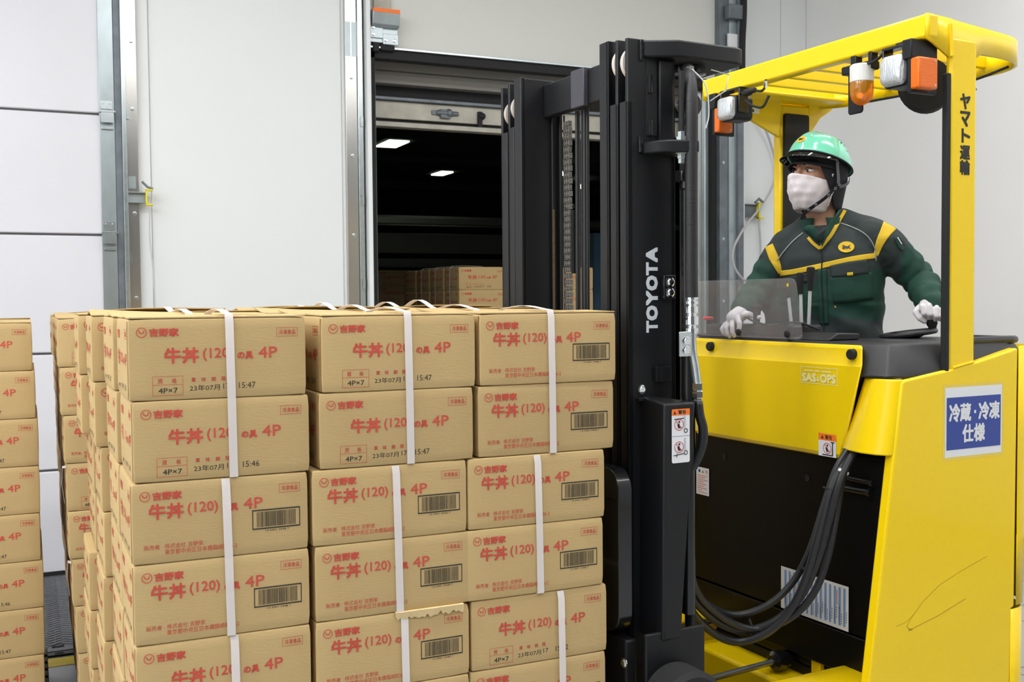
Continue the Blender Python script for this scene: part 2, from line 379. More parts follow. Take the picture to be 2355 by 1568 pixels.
t4 = track('trim_4', [('door_seal', (4.535, y-.03, 0), (4.565, y+.05, 3.09), M_seal), ('guide_channel', (4.568, y-.07, 0), (4.64, y-.0, H), M_galvd),
    ('guide_web', (4.64, y-.085, 0), (4.70, y-.0, H), M_galv), ('guide_flange', (4.70, y-.115, 0), (4.745, y-.0, H), M_galvd), ('guide_lip', (4.745, y-.10, 0), (4.765, y-.0, H), M_wall)])
mb = MB()
for z in (1.0, 1.5, 1.95, 2.5): bolt(mb, (4.60, y-.07, z), (0, -1, 0), .008, .006)
ob('screw_head', mb, M_zinc, t4)
mb = MB(); mb.box((4.62, y-.10, 3.25), (4.70, y-.085, 3.42)); ob('junction_label', mb, M_white, t4)
ob('junction_bracket', MB().box((4.60, y-.14, 3.52), (4.73, y-.08, 3.62)), M_galvd, t4, bevel=.003)
ob('rubber_strip', MB().tube(spline([(4.73, y-.13, 3.9), (4.735, y-.13, 3.6), (4.722, y-.13, 3.35), (4.72, y-.13, 3.05)], 6), .022, 8), M_seal, t4)
# header seal and the dim frame of the vehicle docked behind the middle opening
hd = track('trim_5', [('header_seal', (1.96, y-.03, 3.035), (4.56, y+.05, 3.092), M_seal), ('header_edge', (1.962, y-.05, 3.092), (4.56, y-.001, 3.105), M_zinc)])
vf = empty('door_2', (0, 0, 0)); vf['kind'] = 'structure'
for nm, a, b, mm in (('header_board', (2.04, y+.12, 3.005), (4.6, y+.2, 3.09), M_dgrey), ('header_board', (2.04, y+.16, 2.924), (4.6, y+.24, 3.004), M_dgrey),
    ('roller_gap', (2.04, y+.24, 2.84), (4.6, y+.4, 2.93), M_seal), ('header_lip', (2.04, y+.2, 2.828), (4.6, y+.26, 2.85), M_galvd), ('latch_beam', (2.04, y+.23, 2.712), (4.6, y+.30, 2.827), M_grime),
    ('beam_lip', (2.04, y+.2, 2.655), (4.6, y+.28, 2.688), M_grime), ('beam_groove', (2.04, y+.25, 2.68), (4.6, y+.3, 2.715), M_seal),
    ('side_post', (4.50, y+.02, 0), (4.534, y+.22, 3.05), M_galv), ('side_board', (4.40, y+.06, 0), (4.499, y+.2, 3.05), M_stain)):
    ob(nm, MB().box(a, b), mm, vf, bevel=.004)
mb = MB(); mb.lathe((2.50, y+.225, 2.770), (1, 0, 0), [(0, .012), (.02, .02), (.07, .02), (.08, .03), (.1, .03), (.12, .014), (.16, .014)], 12); mb.box((2.53, y+.21, 2.735), (2.60, y+.24, 2.795)); mb.box((2.47, y+.22, 2.755), (2.65, y+.235, 2.785))
ob('latch', mb, M_galvd, vf, bevel=.002)
mb = MB(); mb.lathe((2.83, y+.225, 2.765), (0, -1, 0), [(0, .025), (.02, .022), (.03, .01)], 12); mb.box((2.80, y+.21, 2.685), (2.83, y+.24, 2.795)); ob('latch', mb, M_seal, vf, bevel=.002)
# the dark storage space behind
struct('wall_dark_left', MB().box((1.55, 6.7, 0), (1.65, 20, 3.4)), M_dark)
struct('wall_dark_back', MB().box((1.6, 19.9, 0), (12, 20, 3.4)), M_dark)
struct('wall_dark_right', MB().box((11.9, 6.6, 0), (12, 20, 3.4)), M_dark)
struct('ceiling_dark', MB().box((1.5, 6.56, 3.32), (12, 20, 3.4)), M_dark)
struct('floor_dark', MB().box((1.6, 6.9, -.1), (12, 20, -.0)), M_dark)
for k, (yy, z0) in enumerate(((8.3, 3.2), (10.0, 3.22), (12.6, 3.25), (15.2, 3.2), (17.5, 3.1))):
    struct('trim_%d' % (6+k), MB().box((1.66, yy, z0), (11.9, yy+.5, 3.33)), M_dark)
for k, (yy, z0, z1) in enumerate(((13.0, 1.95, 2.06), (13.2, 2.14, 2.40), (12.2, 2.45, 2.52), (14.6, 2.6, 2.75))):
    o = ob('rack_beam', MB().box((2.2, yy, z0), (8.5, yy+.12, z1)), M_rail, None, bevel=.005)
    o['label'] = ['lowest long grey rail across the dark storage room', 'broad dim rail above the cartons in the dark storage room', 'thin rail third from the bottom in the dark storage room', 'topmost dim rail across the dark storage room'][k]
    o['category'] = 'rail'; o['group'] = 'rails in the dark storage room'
    o.location = (0, 0, 0)
for k, (x, yy) in enumerate(((3.75, 11.4), (5.25, 13.8))):
    e = empty('ceiling_panel_light', (x, yy, 3.3), 0, label=['larger nearer lit ceiling panel in the dark storage room, upper left', 'smaller farther lit ceiling panel in the dark storage room'][k], category='ceiling light', group='lit panels in the dark storage room')
    ob('lamp_housing', MB().box((-.19, -.34, -.02), (.19, .34, .03)), M_dark, e); ob('lamp_panel', MB().box((-.115 if k == 0 else -.085, -.24 if k == 0 else -.2, -.035), (.115 if k == 0 else .085, .24 if k == 0 else .2, -.018)), M_lamp, e)
for k, (x, yy, z) in enumerate(((6.40, 12.47, 3.2), (7.58, 14.13, 3.24))):
    o = ob('distant_lamp', MB().lathe((x, yy, z), (0, 0, -1), [(0, .03), (.02, .05), (.05, .05), (.06, .02)], 12), M_lamp, None); ob('lamp_stem', MB().cyl((x, yy, z), (x, yy, 3.325), .008, 8), M_dark, o)
    o['label'] = ['tiny bright lamp glimpsed left of the mast chain', 'tiny bright lamp glimpsed right of the mast chain'][k]; o['category'] = 'lamp'; o['group'] = 'distant lamps in the dark room'
mb = MB(); mb.box((5.31, 9.6, 0), (5.39, 9.75, 2.2)); o = ob('blue_column', mb, mat('blue_column_paint', (96, 140, 170), .6), None, label='narrow pale blue column in the dark room between the mast rails', category='column')
# dock leveler plate with raised ribs
lv = empty('dock_leveler', (0, 0, 0), 0, label='dark ribbed steel dock plate in the floor under the left door', category='dock plate')
ob('plate', MB().box((-1.6, 4.98, .0005), (.5, 6.38, .012)), M_lev, lv, bevel=.002)
mb = MB()
for i in range(70):
    for j in range(16):
        x = -.42+j*.055+(i % 2)*.027; yy = 5.05+i*.0185; mb.box((x, yy, .011), (x+.028, yy+.006, .0145), rz=(.5 if (i+j) % 2 else -.5))
ob('tread_pattern', mb, M_galvd, lv, kind='stuff', smooth=0)
ob('front_lip', MB().box((-1.6, 4.93, .0005), (.5, 4.975, .010)), M_bpaint, lv)
ob('lift_slot', MB().box((.06, 5.03, .012), (.11, 5.07, .014)), M_seal, lv); ob('lift_slot', MB().box((.07, 4.945, .010), (.105, 4.96, .012)), M_seal, lv)
ob('floor_marking', MB().box((-1.7, 4.80, .0003), (.55, 4.91, .002)), M_yline, None, label='yellow painted safety line in front of the dock plate', category='floor line')
# bracket with the yellow handle on the left jamb + rope
b1 = empty('rope_bracket', (.555, WY-.05, 2.12), 0, label='small steel wall bracket with yellow clip beside the left door', category='bracket')
mb = MB(); mb.box((-.025, -.03, -.03), (.075, 0, -.026)); mb.box((-.025, -.03, .026), (.075, 0, .03)); mb.box((-.025, -.004, -.03), (.075, .004, .03)); mb.box((-.028, -.03, -.03), (-.024, 0, .03)); mb.box((-.02, -.006, .05), (.02, -.001, .12))
ob('channel', mb, M_galv, b1)
mb = MB(); mb.box((.068, -.04, -.04), (.078, -.01, .045)); mb.box((.068, -.04, .038), (.108, -.01, .048)); mb.box((.068, -.04, -.045), (.108, -.01, -.035)); ob('yellow_clip', mb, M_yell, b1, bevel=.002)
ob('pin', MB().tube([(.05, -.03, .09), (.08, -.03, .06), (.11, -.03, .05)], .007, 8), M_galvd, b1)
o = ob('pull_rope', MB().tube(spline([(.645, WY-.085, 2.08), (.642, WY-.07, 1.9), (.658, WY-.06, 1.7), (.665, WY-.05, 1.4), (.668, WY-.05, .9)], 8), .004, 6), mat('grey_rope', (196, 196, 200), .8), None, label='thin pale rope hanging from the yellow clip beside the left door', category='rope')
# bracket and cable at right
b2 = empty('rope_bracket', (4.76, WY-.03, 2.16), 0, label='steel bracket with yellow clip on the wall behind the driver', category='bracket')
mb = MB(); mb.box((0, -.03, -.045), (.16, 0, -.04)); mb.box((0, -.03, .045), (.16, 0, .05)); mb.box((0, -.006, -.045), (.16, .0, .05)); ob('channel', mb, M_galvd, b2)
mb = MB(); mb.box((.155, -.04, -.055), (.168, -.005, .06)); mb.box((.155, -.04, .052), (.205, -.005, .064)); mb.box((.155, -.04, -.058), (.205, -.005, -.046)); ob('yellow_clip', mb, M_yell, b2, bevel=.002)
ob('hook', MB().tube([(.12, -.04, .06), (.155, -.04, .09), (.19, -.04, .065)], .01, 8), M_galvd, b2)
M_cab = mat('pale_grey_cable', (178, 176, 176), .6)
pts = [(4.86, y-.12, 3.0), (4.90, y-.10, 2.86), (5.02, y-.06, 2.68), (5.085, y-.05, 2.50), (5.06, y-.05, 2.36), (4.93, y-.07, 2.19), (4.78, y-.12, 2.07), (4.66, y-.18, 1.97), (4.595, y-.19, 1.86), (4.60, y-.19, 1.76), (4.68, y-.17, 1.67), (4.80, y-.10, 1.645), (4.90, y-.06, 1.69), (4.945, y-.05, 1.83), (4.93, y-.05, 2.10)]
ob('hanging_cable', MB().tube(spline(pts, 8), .0085, 8), M_cab, None, label='pale grey cable looping down the wall behind the driver', category='cable')
# shutter lock unit above the opening
u = empty('shutter_lock', (2.035, WY-.03, 3.20), 0, label='steel latch box with orange label above the corner of the middle opening', category='latch')
ob('hanging_plate', MB().box((-.035, .0, .10), (.075, .012, .6)), M_grime, u, bevel=.002)
mb = MB(); mb.prism([(-.085, .10), (-.07, .03), (-.05, .015), (0, .015), (0, .12), (-.06, .12)], YZ, -.065, .11); ob('cover', mb, M_galv, u, bevel=.003)
ob('orange_label', MB().box((-.063, -.0872, .098), (.108, -.04, .122)), M_orange, u, bevel=.001)
mb = MB(); mb.box((-.07, -.03, -.075), (.11, -.0, .03)); mb.box((.01, -.04, -.085), (.11, -.03, -.02)); mb.box((-.07, -.04, -.05), (0.01, -.03, .02)); ob('latch_plate', mb, M_galv, u, bevel=.002)
mb = MB()
for p in ((-.05, -.04, -.03), (-.05, -.04, .012), (.03, -.04, -.06), (.085, -.04, -.06), (.0, .0, .14), (.05, .0, .14)): bolt(mb, p, (0, -1, 0), .008, .006)
ob('bolt', mb, M_chrome, u)
mb = MB(); mb.box((-.05, -.03, -.13), (-.01, 0, -.075)); mb.box((.0, -.03, -.12), (.09, 0, -.085)); ob('rubber_stop', mb, M_seal, u, bevel=.004)
# ================================================================== CARTONS
CW, CD, CH = .360, .296, .1655
BF = .0022
def bulge(u, v): return BF*(1-(2*u-1)**2)*(1-(2*v-1)**2)
def carton_mesh(seed, closed_top=True, torn=False):
    rnd = random.Random(seed); mb = MB(); n = 8; ins = .0028
    ph = [rnd.uniform(0, 6) for _ in range(8)]
    def wob(a, b, k): return .0009*math.sin(a*5+ph[k])*math.sin(b*4+ph[(k+3) % 8])
    faces = []
    def face(fn, k):
        mb.grid([[fn(i/n, j/n, k) for i in range(n+1)] for j in range(n+1)])
    x0, x1, y0, y1, z0, z1 = -CW/2, CW/2, -CD/2, CD/2, 0, CH
    face(lambda u, v, k: (x0+CW*u, y0-bulge(u, v), z0+CH*v), 0)
    face(lambda u, v, k: (x1-CW*u, y1+bulge(u, v), z0+CH*v), 1)
    face(lambda u, v, k: (x0-bulge(u, v)*.8-wob(u, v, 2)*(u*(1-u)*v*(1-v)*16), y1-CD*u, z0+CH*v), 2)
    face(lambda u, v, k: (x1+bulge(u, v)*.8, y0+CD*u, z0+CH*v), 3)
    face(lambda u, v, k: (x0+CW*u, y0+CD*v, z1+wob(u, v, 4)*(u*(1-u)*v*(1-v)*16)), 4)
    face(lambda u, v, k: (x0+CW*u, y1-CD*v, z0), 5)
    me = bpy.data.meshes.new('carton'); me.from_pydata(mb.v, [], mb.f); me.materials.append(M_carton)
    bm = bmesh.new(); bm.from_mesh(me); bmesh.ops.remove_doubles(bm, verts=bm.verts[:], dist=1e-5)
    bmesh.ops.recalc_face_normals(bm, faces=bm.faces[:])
    ed = [e for e in bm.edges if len(e.link_faces) == 2 and e.calc_face_angle(0) > .8]
    bmesh.ops.bevel(bm, geom=ed, offset=ins, segments=2, affect='EDGES', profile=.5)
    for v in bm.verts:   # pinched corners
        q = [abs(v.co.x)/(CW/2), abs(v.co.y)/(CD/2), abs(v.co.z-CH/2)/(CH/2)]
        if min(q) > .93: v.co = Vector((v.co.x*.992, v.co.y*.992, (v.co.z-CH/2)*.99+CH/2))
    if torn:
        for v in bm.verts:
            if v.co.z > CH-.006 and v.co.y < -CD/2+.006 and v.co.x > 0.0: v.co.z -= .004*abs(math.sin(v.co.x*130)); v.co.y += .002
    for f in bm.faces: f.smooth = True
    bm.to_mesh(me); bm.free(); me.set_sharp_from_angle(angle=rad(60)); return me
CMESH = [carton_mesh(i) for i in range(3)]
CTORN = carton_mesh(11, torn=True)
def front_fn(u, t): return (-CW/2+u*CW, -CD/2-bulge(u, t)-.0005, CH*t)
def side_fn(u, t): return (-CW/2-bulge(u, t)*.8-.0006, CD/2-u*CD, CH*t)
AS = CW/CH
def logo(P, x, y, w, k=1):
    P.ring(x, y, .0290*k, .0290*k*w, .0045*k)
    # horned emblem in the ring
    P.ring(x, y+.012*k*w, .017*k, .020*k*w, .0055*k, a0=200, a1=340, n=10)
    P.poly([(x-.019*k, y+.018*k*w), (x-.012*k, y+.002*k*w), (x-.008*k, y+.006*k*w)]); P.poly([(x+.019*k, y+.018*k*w), (x+.008*k, y+.006*k*w), (x+.012*k, y+.002*k*w)])
def print_common(P):
    logo(P, .073, .838, AS)
    P.text('吉野家', .115, .788, .272, .885, 0, .05)
    P.text('冷凍食品', .842, .782, .940, .845, 0, .01); P.frame(.828, .757, .952, .870, .0022, 0, .0045)
def heading(P, x0, y0):
    P.text('牛丼', x0, y0-.02, x0+.185, y0+.165, 0, .042); P.text('(120)', x0+.21, y0-.005, x0+.378, y0+.155, 0, .02)
    P.text('の具', x0+.405, y0+.01, x0+.492, y0+.10, 0, .05); P.text('4P', x0+.525, y0+.015, x0+.635, y0+.155, 0, .018)
def print_date(tm, shade=0):
    P = Print(front_fn, AS); print_common(P); heading(P, .195, .475)
    P.frame(.125, .055, .292, .295, .0022, 0, .0045); P.rect(.127, .188, .290, .1925)
    P.text('規', .155, .208, .180, .268, 0, .01); P.text('格', .232, .208, .257, .268, 0, .01); P.text('4P×7', .158, .085, .262, .150, 1, .012)
    for i, ch in enumerate('賞味期限'): P.text(ch, .338+i*.056, .215, .362+i*.056, .268, 0, .015)
    P.text('23年07月', .328, .10, .496, .175, 1, .0); P.text('17', .515, .115, .55, .18, 1, 0); P.text(tm, .605, .112, .700, .188, 1, 0)
    return done(P, 'front_print', [M_red, M_blk], 'mesh')
def print_bar():
    P = Print(front_fn, AS); print_common(P); heading(P, .095, .57)
    B = Print(front_fn, AS); B.frame(.668, .305, .952, .560, .0055, 0, .017)
    r = random.Random(5); x = .695
    while x < .925:
        w_ = r.choice((.0014, .0014, .0028, .0035)); B.rect(x, .335, x+w_, .53, 0); x += w_+r.choice((.0016, .0022, .0034))
    B.text('14 5901 3448 7', .745, .272, .885, .295, 0, 0)
    global BARC; BARC = done(B, 'barcode', [M_blk], 'mesh')
    P.text('販売者', .062, .175, .148, .235, 0, .0); P.text('株式会社 吉野家', .175, .178, .388, .240, 0, .0)
    P.text('東京都中央区日本橋箱崎町36-2', .175, .10, .580, .168, 0, .0)
    return done(P, 'front_print', [M_red, M_blk], 'mesh')
def print_side():
    P = Print(side_fn, CD/CH); w = CD/CH
    logo(P, .10, .80, w, .9); P.text('吉野家', .15, .745, .36, .86, 0, .03)
    P.text('冷凍食品', .77, .78, .90, .85, 0, .01); P.frame(.755, .755, .915, .875, .003, 0, .005)
    P.text('牛丼', .14, .40, .37, .60, 0, .03); P.text('(120)', .39, .41, .60, .57, 0, .01); P.text('の具', .62, .43, .73, .52, 0, .02); P.text('4P', .76, .42, .89, .57, 0, .02)
    P.frame(.16, .06, .36, .30, .003, 0, .005); P.text('4P×7', .20, .09, .33, .15, 1, .01)
    P.text('23年07月', .42, .10, .64, .18, 1, 0); P.text('15:47', .70, .10, .83, .18, 1, 0)
    return done(P, 'side_print', [M_red, M_blk], 'mesh')
def print_top():
    P = Print(lambda u, t: (-CW/2+u*CW, -CD/2+t*CD, CH+.0042), CW/CD)
    P.text('牛丼(120)の具 4P', .15, .08, .75, .18, 0, .02); P.text('吉野家', .12, .30, .3, .38, 0, .02)
    P.text('必ず冷凍保存してください', .12, .60, .7, .68, 0, .01)
    return done(P, 'top_print', [M_red, M_blk], 'mesh')
PR = {'47': print_date('15:47'), '46': print_date('15:46'), '12': print_date('15:12'), 'bar': print_bar()}
PSIDE = print_side(); PTOP = print_top()
def flap_mesh(sgn, lift, seed):
    """long top flap, hinged at the front or back edge, free edge slightly raised"""
    rnd = random.Random(seed); n = 10; rows = []
    for i in range(n+1):
        u = i/n; row = []
        for j in range(n+1):
            v = j/n; y = sgn*(CD/2-.001-(CD/2-.0035)*v)
            z = CH+.0012+lift*(v**1.6)*(.6+.4*math.sin(u*3.1+seed))+.0012*math.sin(u*7+seed)*v
            row.append((-CW/2+.002+(CW-.004)*u, y, z))
        rows.append(row)
    mb = MB(); mb.grid(rows); me = mb.mesh('top_flap', M_carton, 60)
    bm = bmesh.new(); bm.from_mesh(me); r = bmesh.ops.solidify(bm, geom=bm.faces[:], thickness=-.0026); bm.to_mesh(me); bm.free()
    for p in me.polygons: p.use_smooth = True
    me.set_sharp_from_angle(angle=rad(50)); return me
FLAPS = [(flap_mesh(-1, l, i), flap_mesh(1, l*1.3, i+4)) for i, l in enumerate((.003, .008, .013, .006))]
_ends = MB()
_ends.box((-CW/2-.0012, -CD/2+.004, .004), (-CW/2-.0002, -CD/2+.0075, CH-.004)); EDGE = _ends.mesh('corner_seam', M_cartin)
def carton(x, y, z, label, group, prn=None, side=False, top=None, rz=0., torn=False, seam=False):
    """x = centre, y = front face"""
    o = link('carton', CTORN if torn else random.choice(CMESH), None, (x, y+CD/2, z), (0, 0, rz), label=label, category='carton', group=group)
    if prn: link('front_print', PR[prn], o, kind='stuff')
    if prn == 'bar': link('barcode', BARC, o, kind='stuff')
    if side: link('side_print', PSIDE, o, kind='stuff')
    if seam: link('corner_seam', EDGE, o)
    if top is not None:
        a, b = FLAPS[top]; link('top_flap', a, o); link('top_flap', b, o); link('top_print', PTOP, o, kind='stuff')
    if torn:
        mb = MB(); r = random.Random(3); rows = []
        for i in range(27):
            u = i/26; x_ = .0+u*.165; zz = CH-.006-.009*abs(math.sin(i*1.3))-.006*r.random()
            rows.append([(x_, -CD/2-.0035-.002*r.random(), zz), (x_, -CD/2-.0055-.004*r.random(), CH+.001), (x_, -CD/2+.03, CH+.0028+.0015*r.random())])
        mb.grid(rows); ob('torn_edge', mb, mat('torn_card', (222, 196, 146), .8), o, label='torn pale upper edge')
    return o
ORD = ['topmost', 'second from top', 'third from top', 'fourth from top', 'fifth from top', 'sixth from top', 'seventh from top', 'lowest']
CN = ['left', 'middle', 'right']; RN = ['front', 'second', 'third', 'back']
ZT = [1.3235+.0013, 1.157, .990, .8235, .657, .4905, .324, .1575]
FX = [[.361, .3655, .360, .361, .362, .361, .362, .362], [.7545, .748, .730, .734, .733, .732, .733, .733], [1.127, 1.121, 1.094, 1.089, 1.100, 1.096, 1.098, 1.098]]
PRN = [['47', '46', 'bar', 'bar', '47', '47', '47', '47'], ['47', '47', 'bar', 'bar', 'bar', 'bar', 'bar', 'bar'], ['bar', 'bar', 'bar', 'bar', '12', 'bar', 'bar', 'bar']]
Y0 = 2.256
rr = random.Random(21)
JX = [None, [.352, .356, .358, .360, .360, .356, .358, .358], [.324, .328, .340, .342, .338, .335, .338, .338], [.305, .308, .335, .338, .318, .316, .322, .322]]
desc = {'47': 'date 15:47', '46': 'date 15:46', '12': 'faint date print', 'bar': 'barcode'}
for c in range(3):
    for r in range(4):
        for l in range(8):
            if r and 0 < c and l > 1 and not (c == 2 and l < 8): continue
            if r and c == 1 and l > 0: continue
            if c == 1 and r: x = FX[c][l]+.004
            elif c == 2 and r: x = FX[c][l]+rr.uniform(-.006, .006)+.006
            elif r: x = JX[r][l]
            else: x = FX[c][l]
            y = Y0+r*(.309)+(0 if r == 0 else rr.uniform(-.003, .003))
            if r == 0 and c == 2: y += [.0, .002, -.0, .0, .003, .003, 0, 0][l]
            if r == 0: lab = f"brown carton in front load, {CN[c]} column of front face, {ORD[l]}, {desc[PRN[c][l]]}"
            else: lab = f"brown carton in front load, {CN[c]} column, {RN[r]} row counted from front, {ORD[l]}"
            if c == 1 and l == 4 and r == 0: lab = "brown carton in front load with torn top edge, middle column, barcode"
            z = ZT[l]-(0 if l else .0012)
            carton(x, y, z+.0004, lab, 'cartons of the front pallet load', PRN[c][l] if r == 0 else ('bar' if c == 0 else None), side=(c == 0 or (r == 0 and l < 8)), seam=(r == 0),
                   top=(rr.choice((0, 1, 2, 3)) if l == 0 and r else (0 if l == 0 else None)), rz=(rr.uniform(-.004, .004) if r == 0 else rr.uniform(-.006, .006)), torn=(c == 1 and l == 4 and r == 0))
# middle rows of the middle column just under the top so that the top rests on something
for r in (1, 2, 3):
    for l in (1, 2, 3, 4, 5, 6, 7):
        carton(FX[1][l]+.004, Y0+r*.309, ZT[l]+.0004, f"brown carton inside front load, middle column, {RN[r]} row, {ORD[l]}", 'cartons of the front pallet load')
# packing bands round each pair
def band(xc, yf, ztop, zbot, label, group, wide=.0172, arch=.0, lean=0., depth=CD, y_arch=0.):
    e = .0036; yb = yf+depth+e; f = yf-e-BF*.9; pts = []
    pts += [(xc-lean, f+.001, zbot-.0002), (xc-lean*.5, f-.0006, (zbot+ztop)/2), (xc, f, ztop-.012)]
    k = 9
    for i in range(k+1):
        a = i/k; pts.append((xc+.002*a, f+.006+(yb-f-.012)*a, ztop+.005+arch*math.sin(math.pi*a)**1.5))
    pts += [(xc, yb, ztop-.012), (xc-lean, yb, zbot), (xc-lean, yb-.006, zbot-.0003), (xc-lean, f+.008, zbot-.0003), (xc-lean, f+.001, zbot-.0002)]
    mb = MB(); mb.ribbon(pts, (1, 0, 0), wide, .0009); o = ob('packing_band', mb, M_strap, None, smooth=50); o['label'] = label; o['category'] = 'band'; o['group'] = group; return o
BU = [[.553, .52, .548, .55], [.545, .525, .56, .545], [.503, .49, .640, .52]]
for c in range(3):
    for p in range(4):
        lt = p*2; x = FX[c][lt]-CW/2+BU[c][p]*CW; zt = ZT[lt]+CH; zb = ZT[lt+1]+.0006
        band(x, Y0, zt-(.0012 if p == 0 else .0065)+(0.004 if p == 0 else .0), zb, f"white packing band on the front load, {CN[c]} column, round the {['top','second','third','lowest'][p]} pair of cartons", 'packing bands on the front pallet load', arch=(.010 if p == 0 else 0), lean=[-.004, -.006, -.004, 0][p])
for c in range(3):
    for r in (1, 2, 3):
        x = [FX[0][0]-.02, FX[1][0]+.02, FX[2][0]-.06][c]
        band(x, Y0+r*.309, ZT[0]+CH+.004, ZT[1]+.001, f"white packing band over the top carton, {CN[c]} column, {RN[r]} row of the front load", 'packing bands on the front pallet load', arch=[[.008, .012, .006], [.014, .02, .012], [.012, .026, .02]][c][r-1])
# pallets
def pallet(x, y, z, label, group, L_=1.14, W_=1.24, h=.118):
    e = empty('pallet', (x, y, z), 0, label=label, category='pallet', group=group)
    for i in range(7):
        mb = MB(); w_ = .12; yy = i*(W_-w_)/6; mb.box((0, yy, h-.018), (L_, yy+w_, h)); ob('deck_board', mb, M_pallet, e, bevel=.003)
    for yy in (0, W_/2-.05, W_-.1): ob('stringer', MB().box((0, yy, .016), (L_, yy+.1, h-.0181)), M_pallet, e, bevel=.003)
    for i in range(3): xx = i*(L_-.14)/2; ob('base_board', MB().box((xx, 0, 0), (xx+.14, W_, .0159)), M_pallet, e, bevel=.003)
pallet(.175, Y0-.005, .0385, 'green pallet under the front carton load, lifted on the forks', 'pallets under the carton loads')
# second load behind, left
Y2 = 3.95; Z2 = [1.470-CH*(l+1)-.0012*l-.0006 for l in range(8)]
S2 = [.089+CW/2+d for d in (0, .006, .013, .019, .020, .029, .037, .043)]
for c in range(3):
    for r in range(4):
        for l in range(8):
            if c and r and l > 0: continue
            x = S2[l]+c*(CW+.012); lab = f"brown carton in second load behind, {CN[c]} column, {RN[r]} row, {ORD[l]}"
            carton(x+(rr.uniform(-.006, .006) if r else 0), Y2+r*.309, Z2[l], lab, 'cartons of the second load', 'bar' if (r == 0 and l % 3) else ('47' if r == 0 else None), side=(c == 0), top=(rr.choice((0, 1, 2, 3)) if l == 0 else None), rz=rr.uniform(-.005, .005))
for c in (1, 2):
    for r in (1, 2, 3):
        for l in range(1, 8): carton(S2[l]+c*(CW+.012), Y2+r*.309, Z2[l], f"brown carton inside second load, {CN[c]} column, {RN[r]} row, {ORD[l]}", 'cartons of the second load')
for c in range(3):
    for r in range(3): band(S2[0]+c*(CW+.012), Y2+r*.309, 1.472, Z2[1]+.0006, f"white packing band across the top of the second load, {CN[c]} column, {RN[r]} row", 'packing bands on the second load', arch=.008)
o = None
for k, l in enumerate((3, 5)):
    yy = Y2+.02; mb = MB(); mb.ribbon([(S2[l]-CW/2-.003, Y2-.004, Z2[l]+CH*.95), (S2[l]-CW/2-.012, Y2+.05, Z2[l]+CH*.9), (S2[l]-CW/2-.014, Y2+.1, Z2[l]+CH*.5), (S2[l]-CW/2-.006, Y2+.12, Z2[l]+.01)], [(0, 0, 1), (0, .5, 1), (0, 1, .2), (0, 1, 0)], .008)
    o = ob('loose_band', mb, M_strap, None); o['label'] = ['loose white band end on the side of the second load, upper', 'loose white band end on the side of the second load, lower'][k]; o['category'] = 'band'; o['group'] = 'loose bands on the second load'
pallet(S2[7]-CW/2+.03, Y2-.005, .001, 'green pallet under the second carton load', 'pallets under the carton loads', L_=1.07, W_=1.20, h=.128)
# third load, far left, cut by the frame
Y3 = 4.05; Z3 = [1.456-CH*(l+1)-.0012*l for l in range(8)]
S3 = [.009-CW/2+d for d in (0, .007, .013, .013, .012, .018, .017, .014)]
for c in range(2):
    for r in range(2):
        for l in range(8):
            carton(S3[l]-c*(CW+.01), Y3+r*.309, Z3[l], f"brown carton in third load at left edge, {['right','left'][c]} column, {RN[r]} row, {ORD[l]}", 'cartons of the third load', '47' if (r == 0 and l != 5) else ('46' if r == 0 else None), top=(c+r if l == 0 else None), rz=rr.uniform(-.004, .004))
for c in range(2): band(S3[0]-c*(CW+.01)-.13, Y3, 1.458, Z3[1]+.0006, f"white packing band on the third load, {['right','left'][c]} column", 'packing bands on the third load', arch=.006)
pallet(S3[0]-CW/2-CW-.01, Y3-.005, .0, 'green pallet under the third carton load', 'pallets under the carton loads', L_=.76, W_=.64, h=.119)
# loads inside the dark room
def darkload(x0, y0, ztop, nc, nr, nl, name, grp):
    for c in range(nc):
        for r in range(nr):
            for l in range(nl):
                if c and r: continue
                z = ztop-CH*(l+1)-.001*l
                carton(x0+CW/2+c*(CW+.008), y0+r*.31, z, f"{name}, {['left','middle','right'][c]} column, {RN[r]} row, {ORD[l]}", grp, '47' if r == 0 else None, side=(c == 0), rz=rr.uniform(-.004, .004))
darkload(2.826, 7.11, 1.762, 3, 4, 3, 'carton in dim load inside opening', 'cartons in the dark room')
darkload(3.40, 10.9, 1.845, 2, 1, 3, 'carton in deeper dim load, dark room', 'cartons deeper in the dark room')
for k in range(3):
    x = 2.822; yy = 7.11+.31*k+.15; mb = MB(); mb.ribbon([(x+.25, yy+.01, 1.771), (x+.1, yy+.005, 1.775), (x+.01, yy, 1.771), (x-.008, yy, 1.755), (x-.010, yy, 1.60), (x-.009, yy, 1.44)], (0, 1, 0), .014)
    o = ob('packing_band', mb, M_strap, None); o['label'] = f"pale band down the side of the dim load, {['nearest','middle','farthest'][k]} of three"; o['category'] = 'band'; o['group'] = 'bands on the dim load'
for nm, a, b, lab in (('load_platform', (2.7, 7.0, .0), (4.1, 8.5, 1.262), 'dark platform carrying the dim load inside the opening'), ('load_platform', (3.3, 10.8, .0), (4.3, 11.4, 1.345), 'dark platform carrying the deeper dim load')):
    ob(nm, MB().box(a, b), M_dark, None, bevel=.01, label=lab, category='platform')
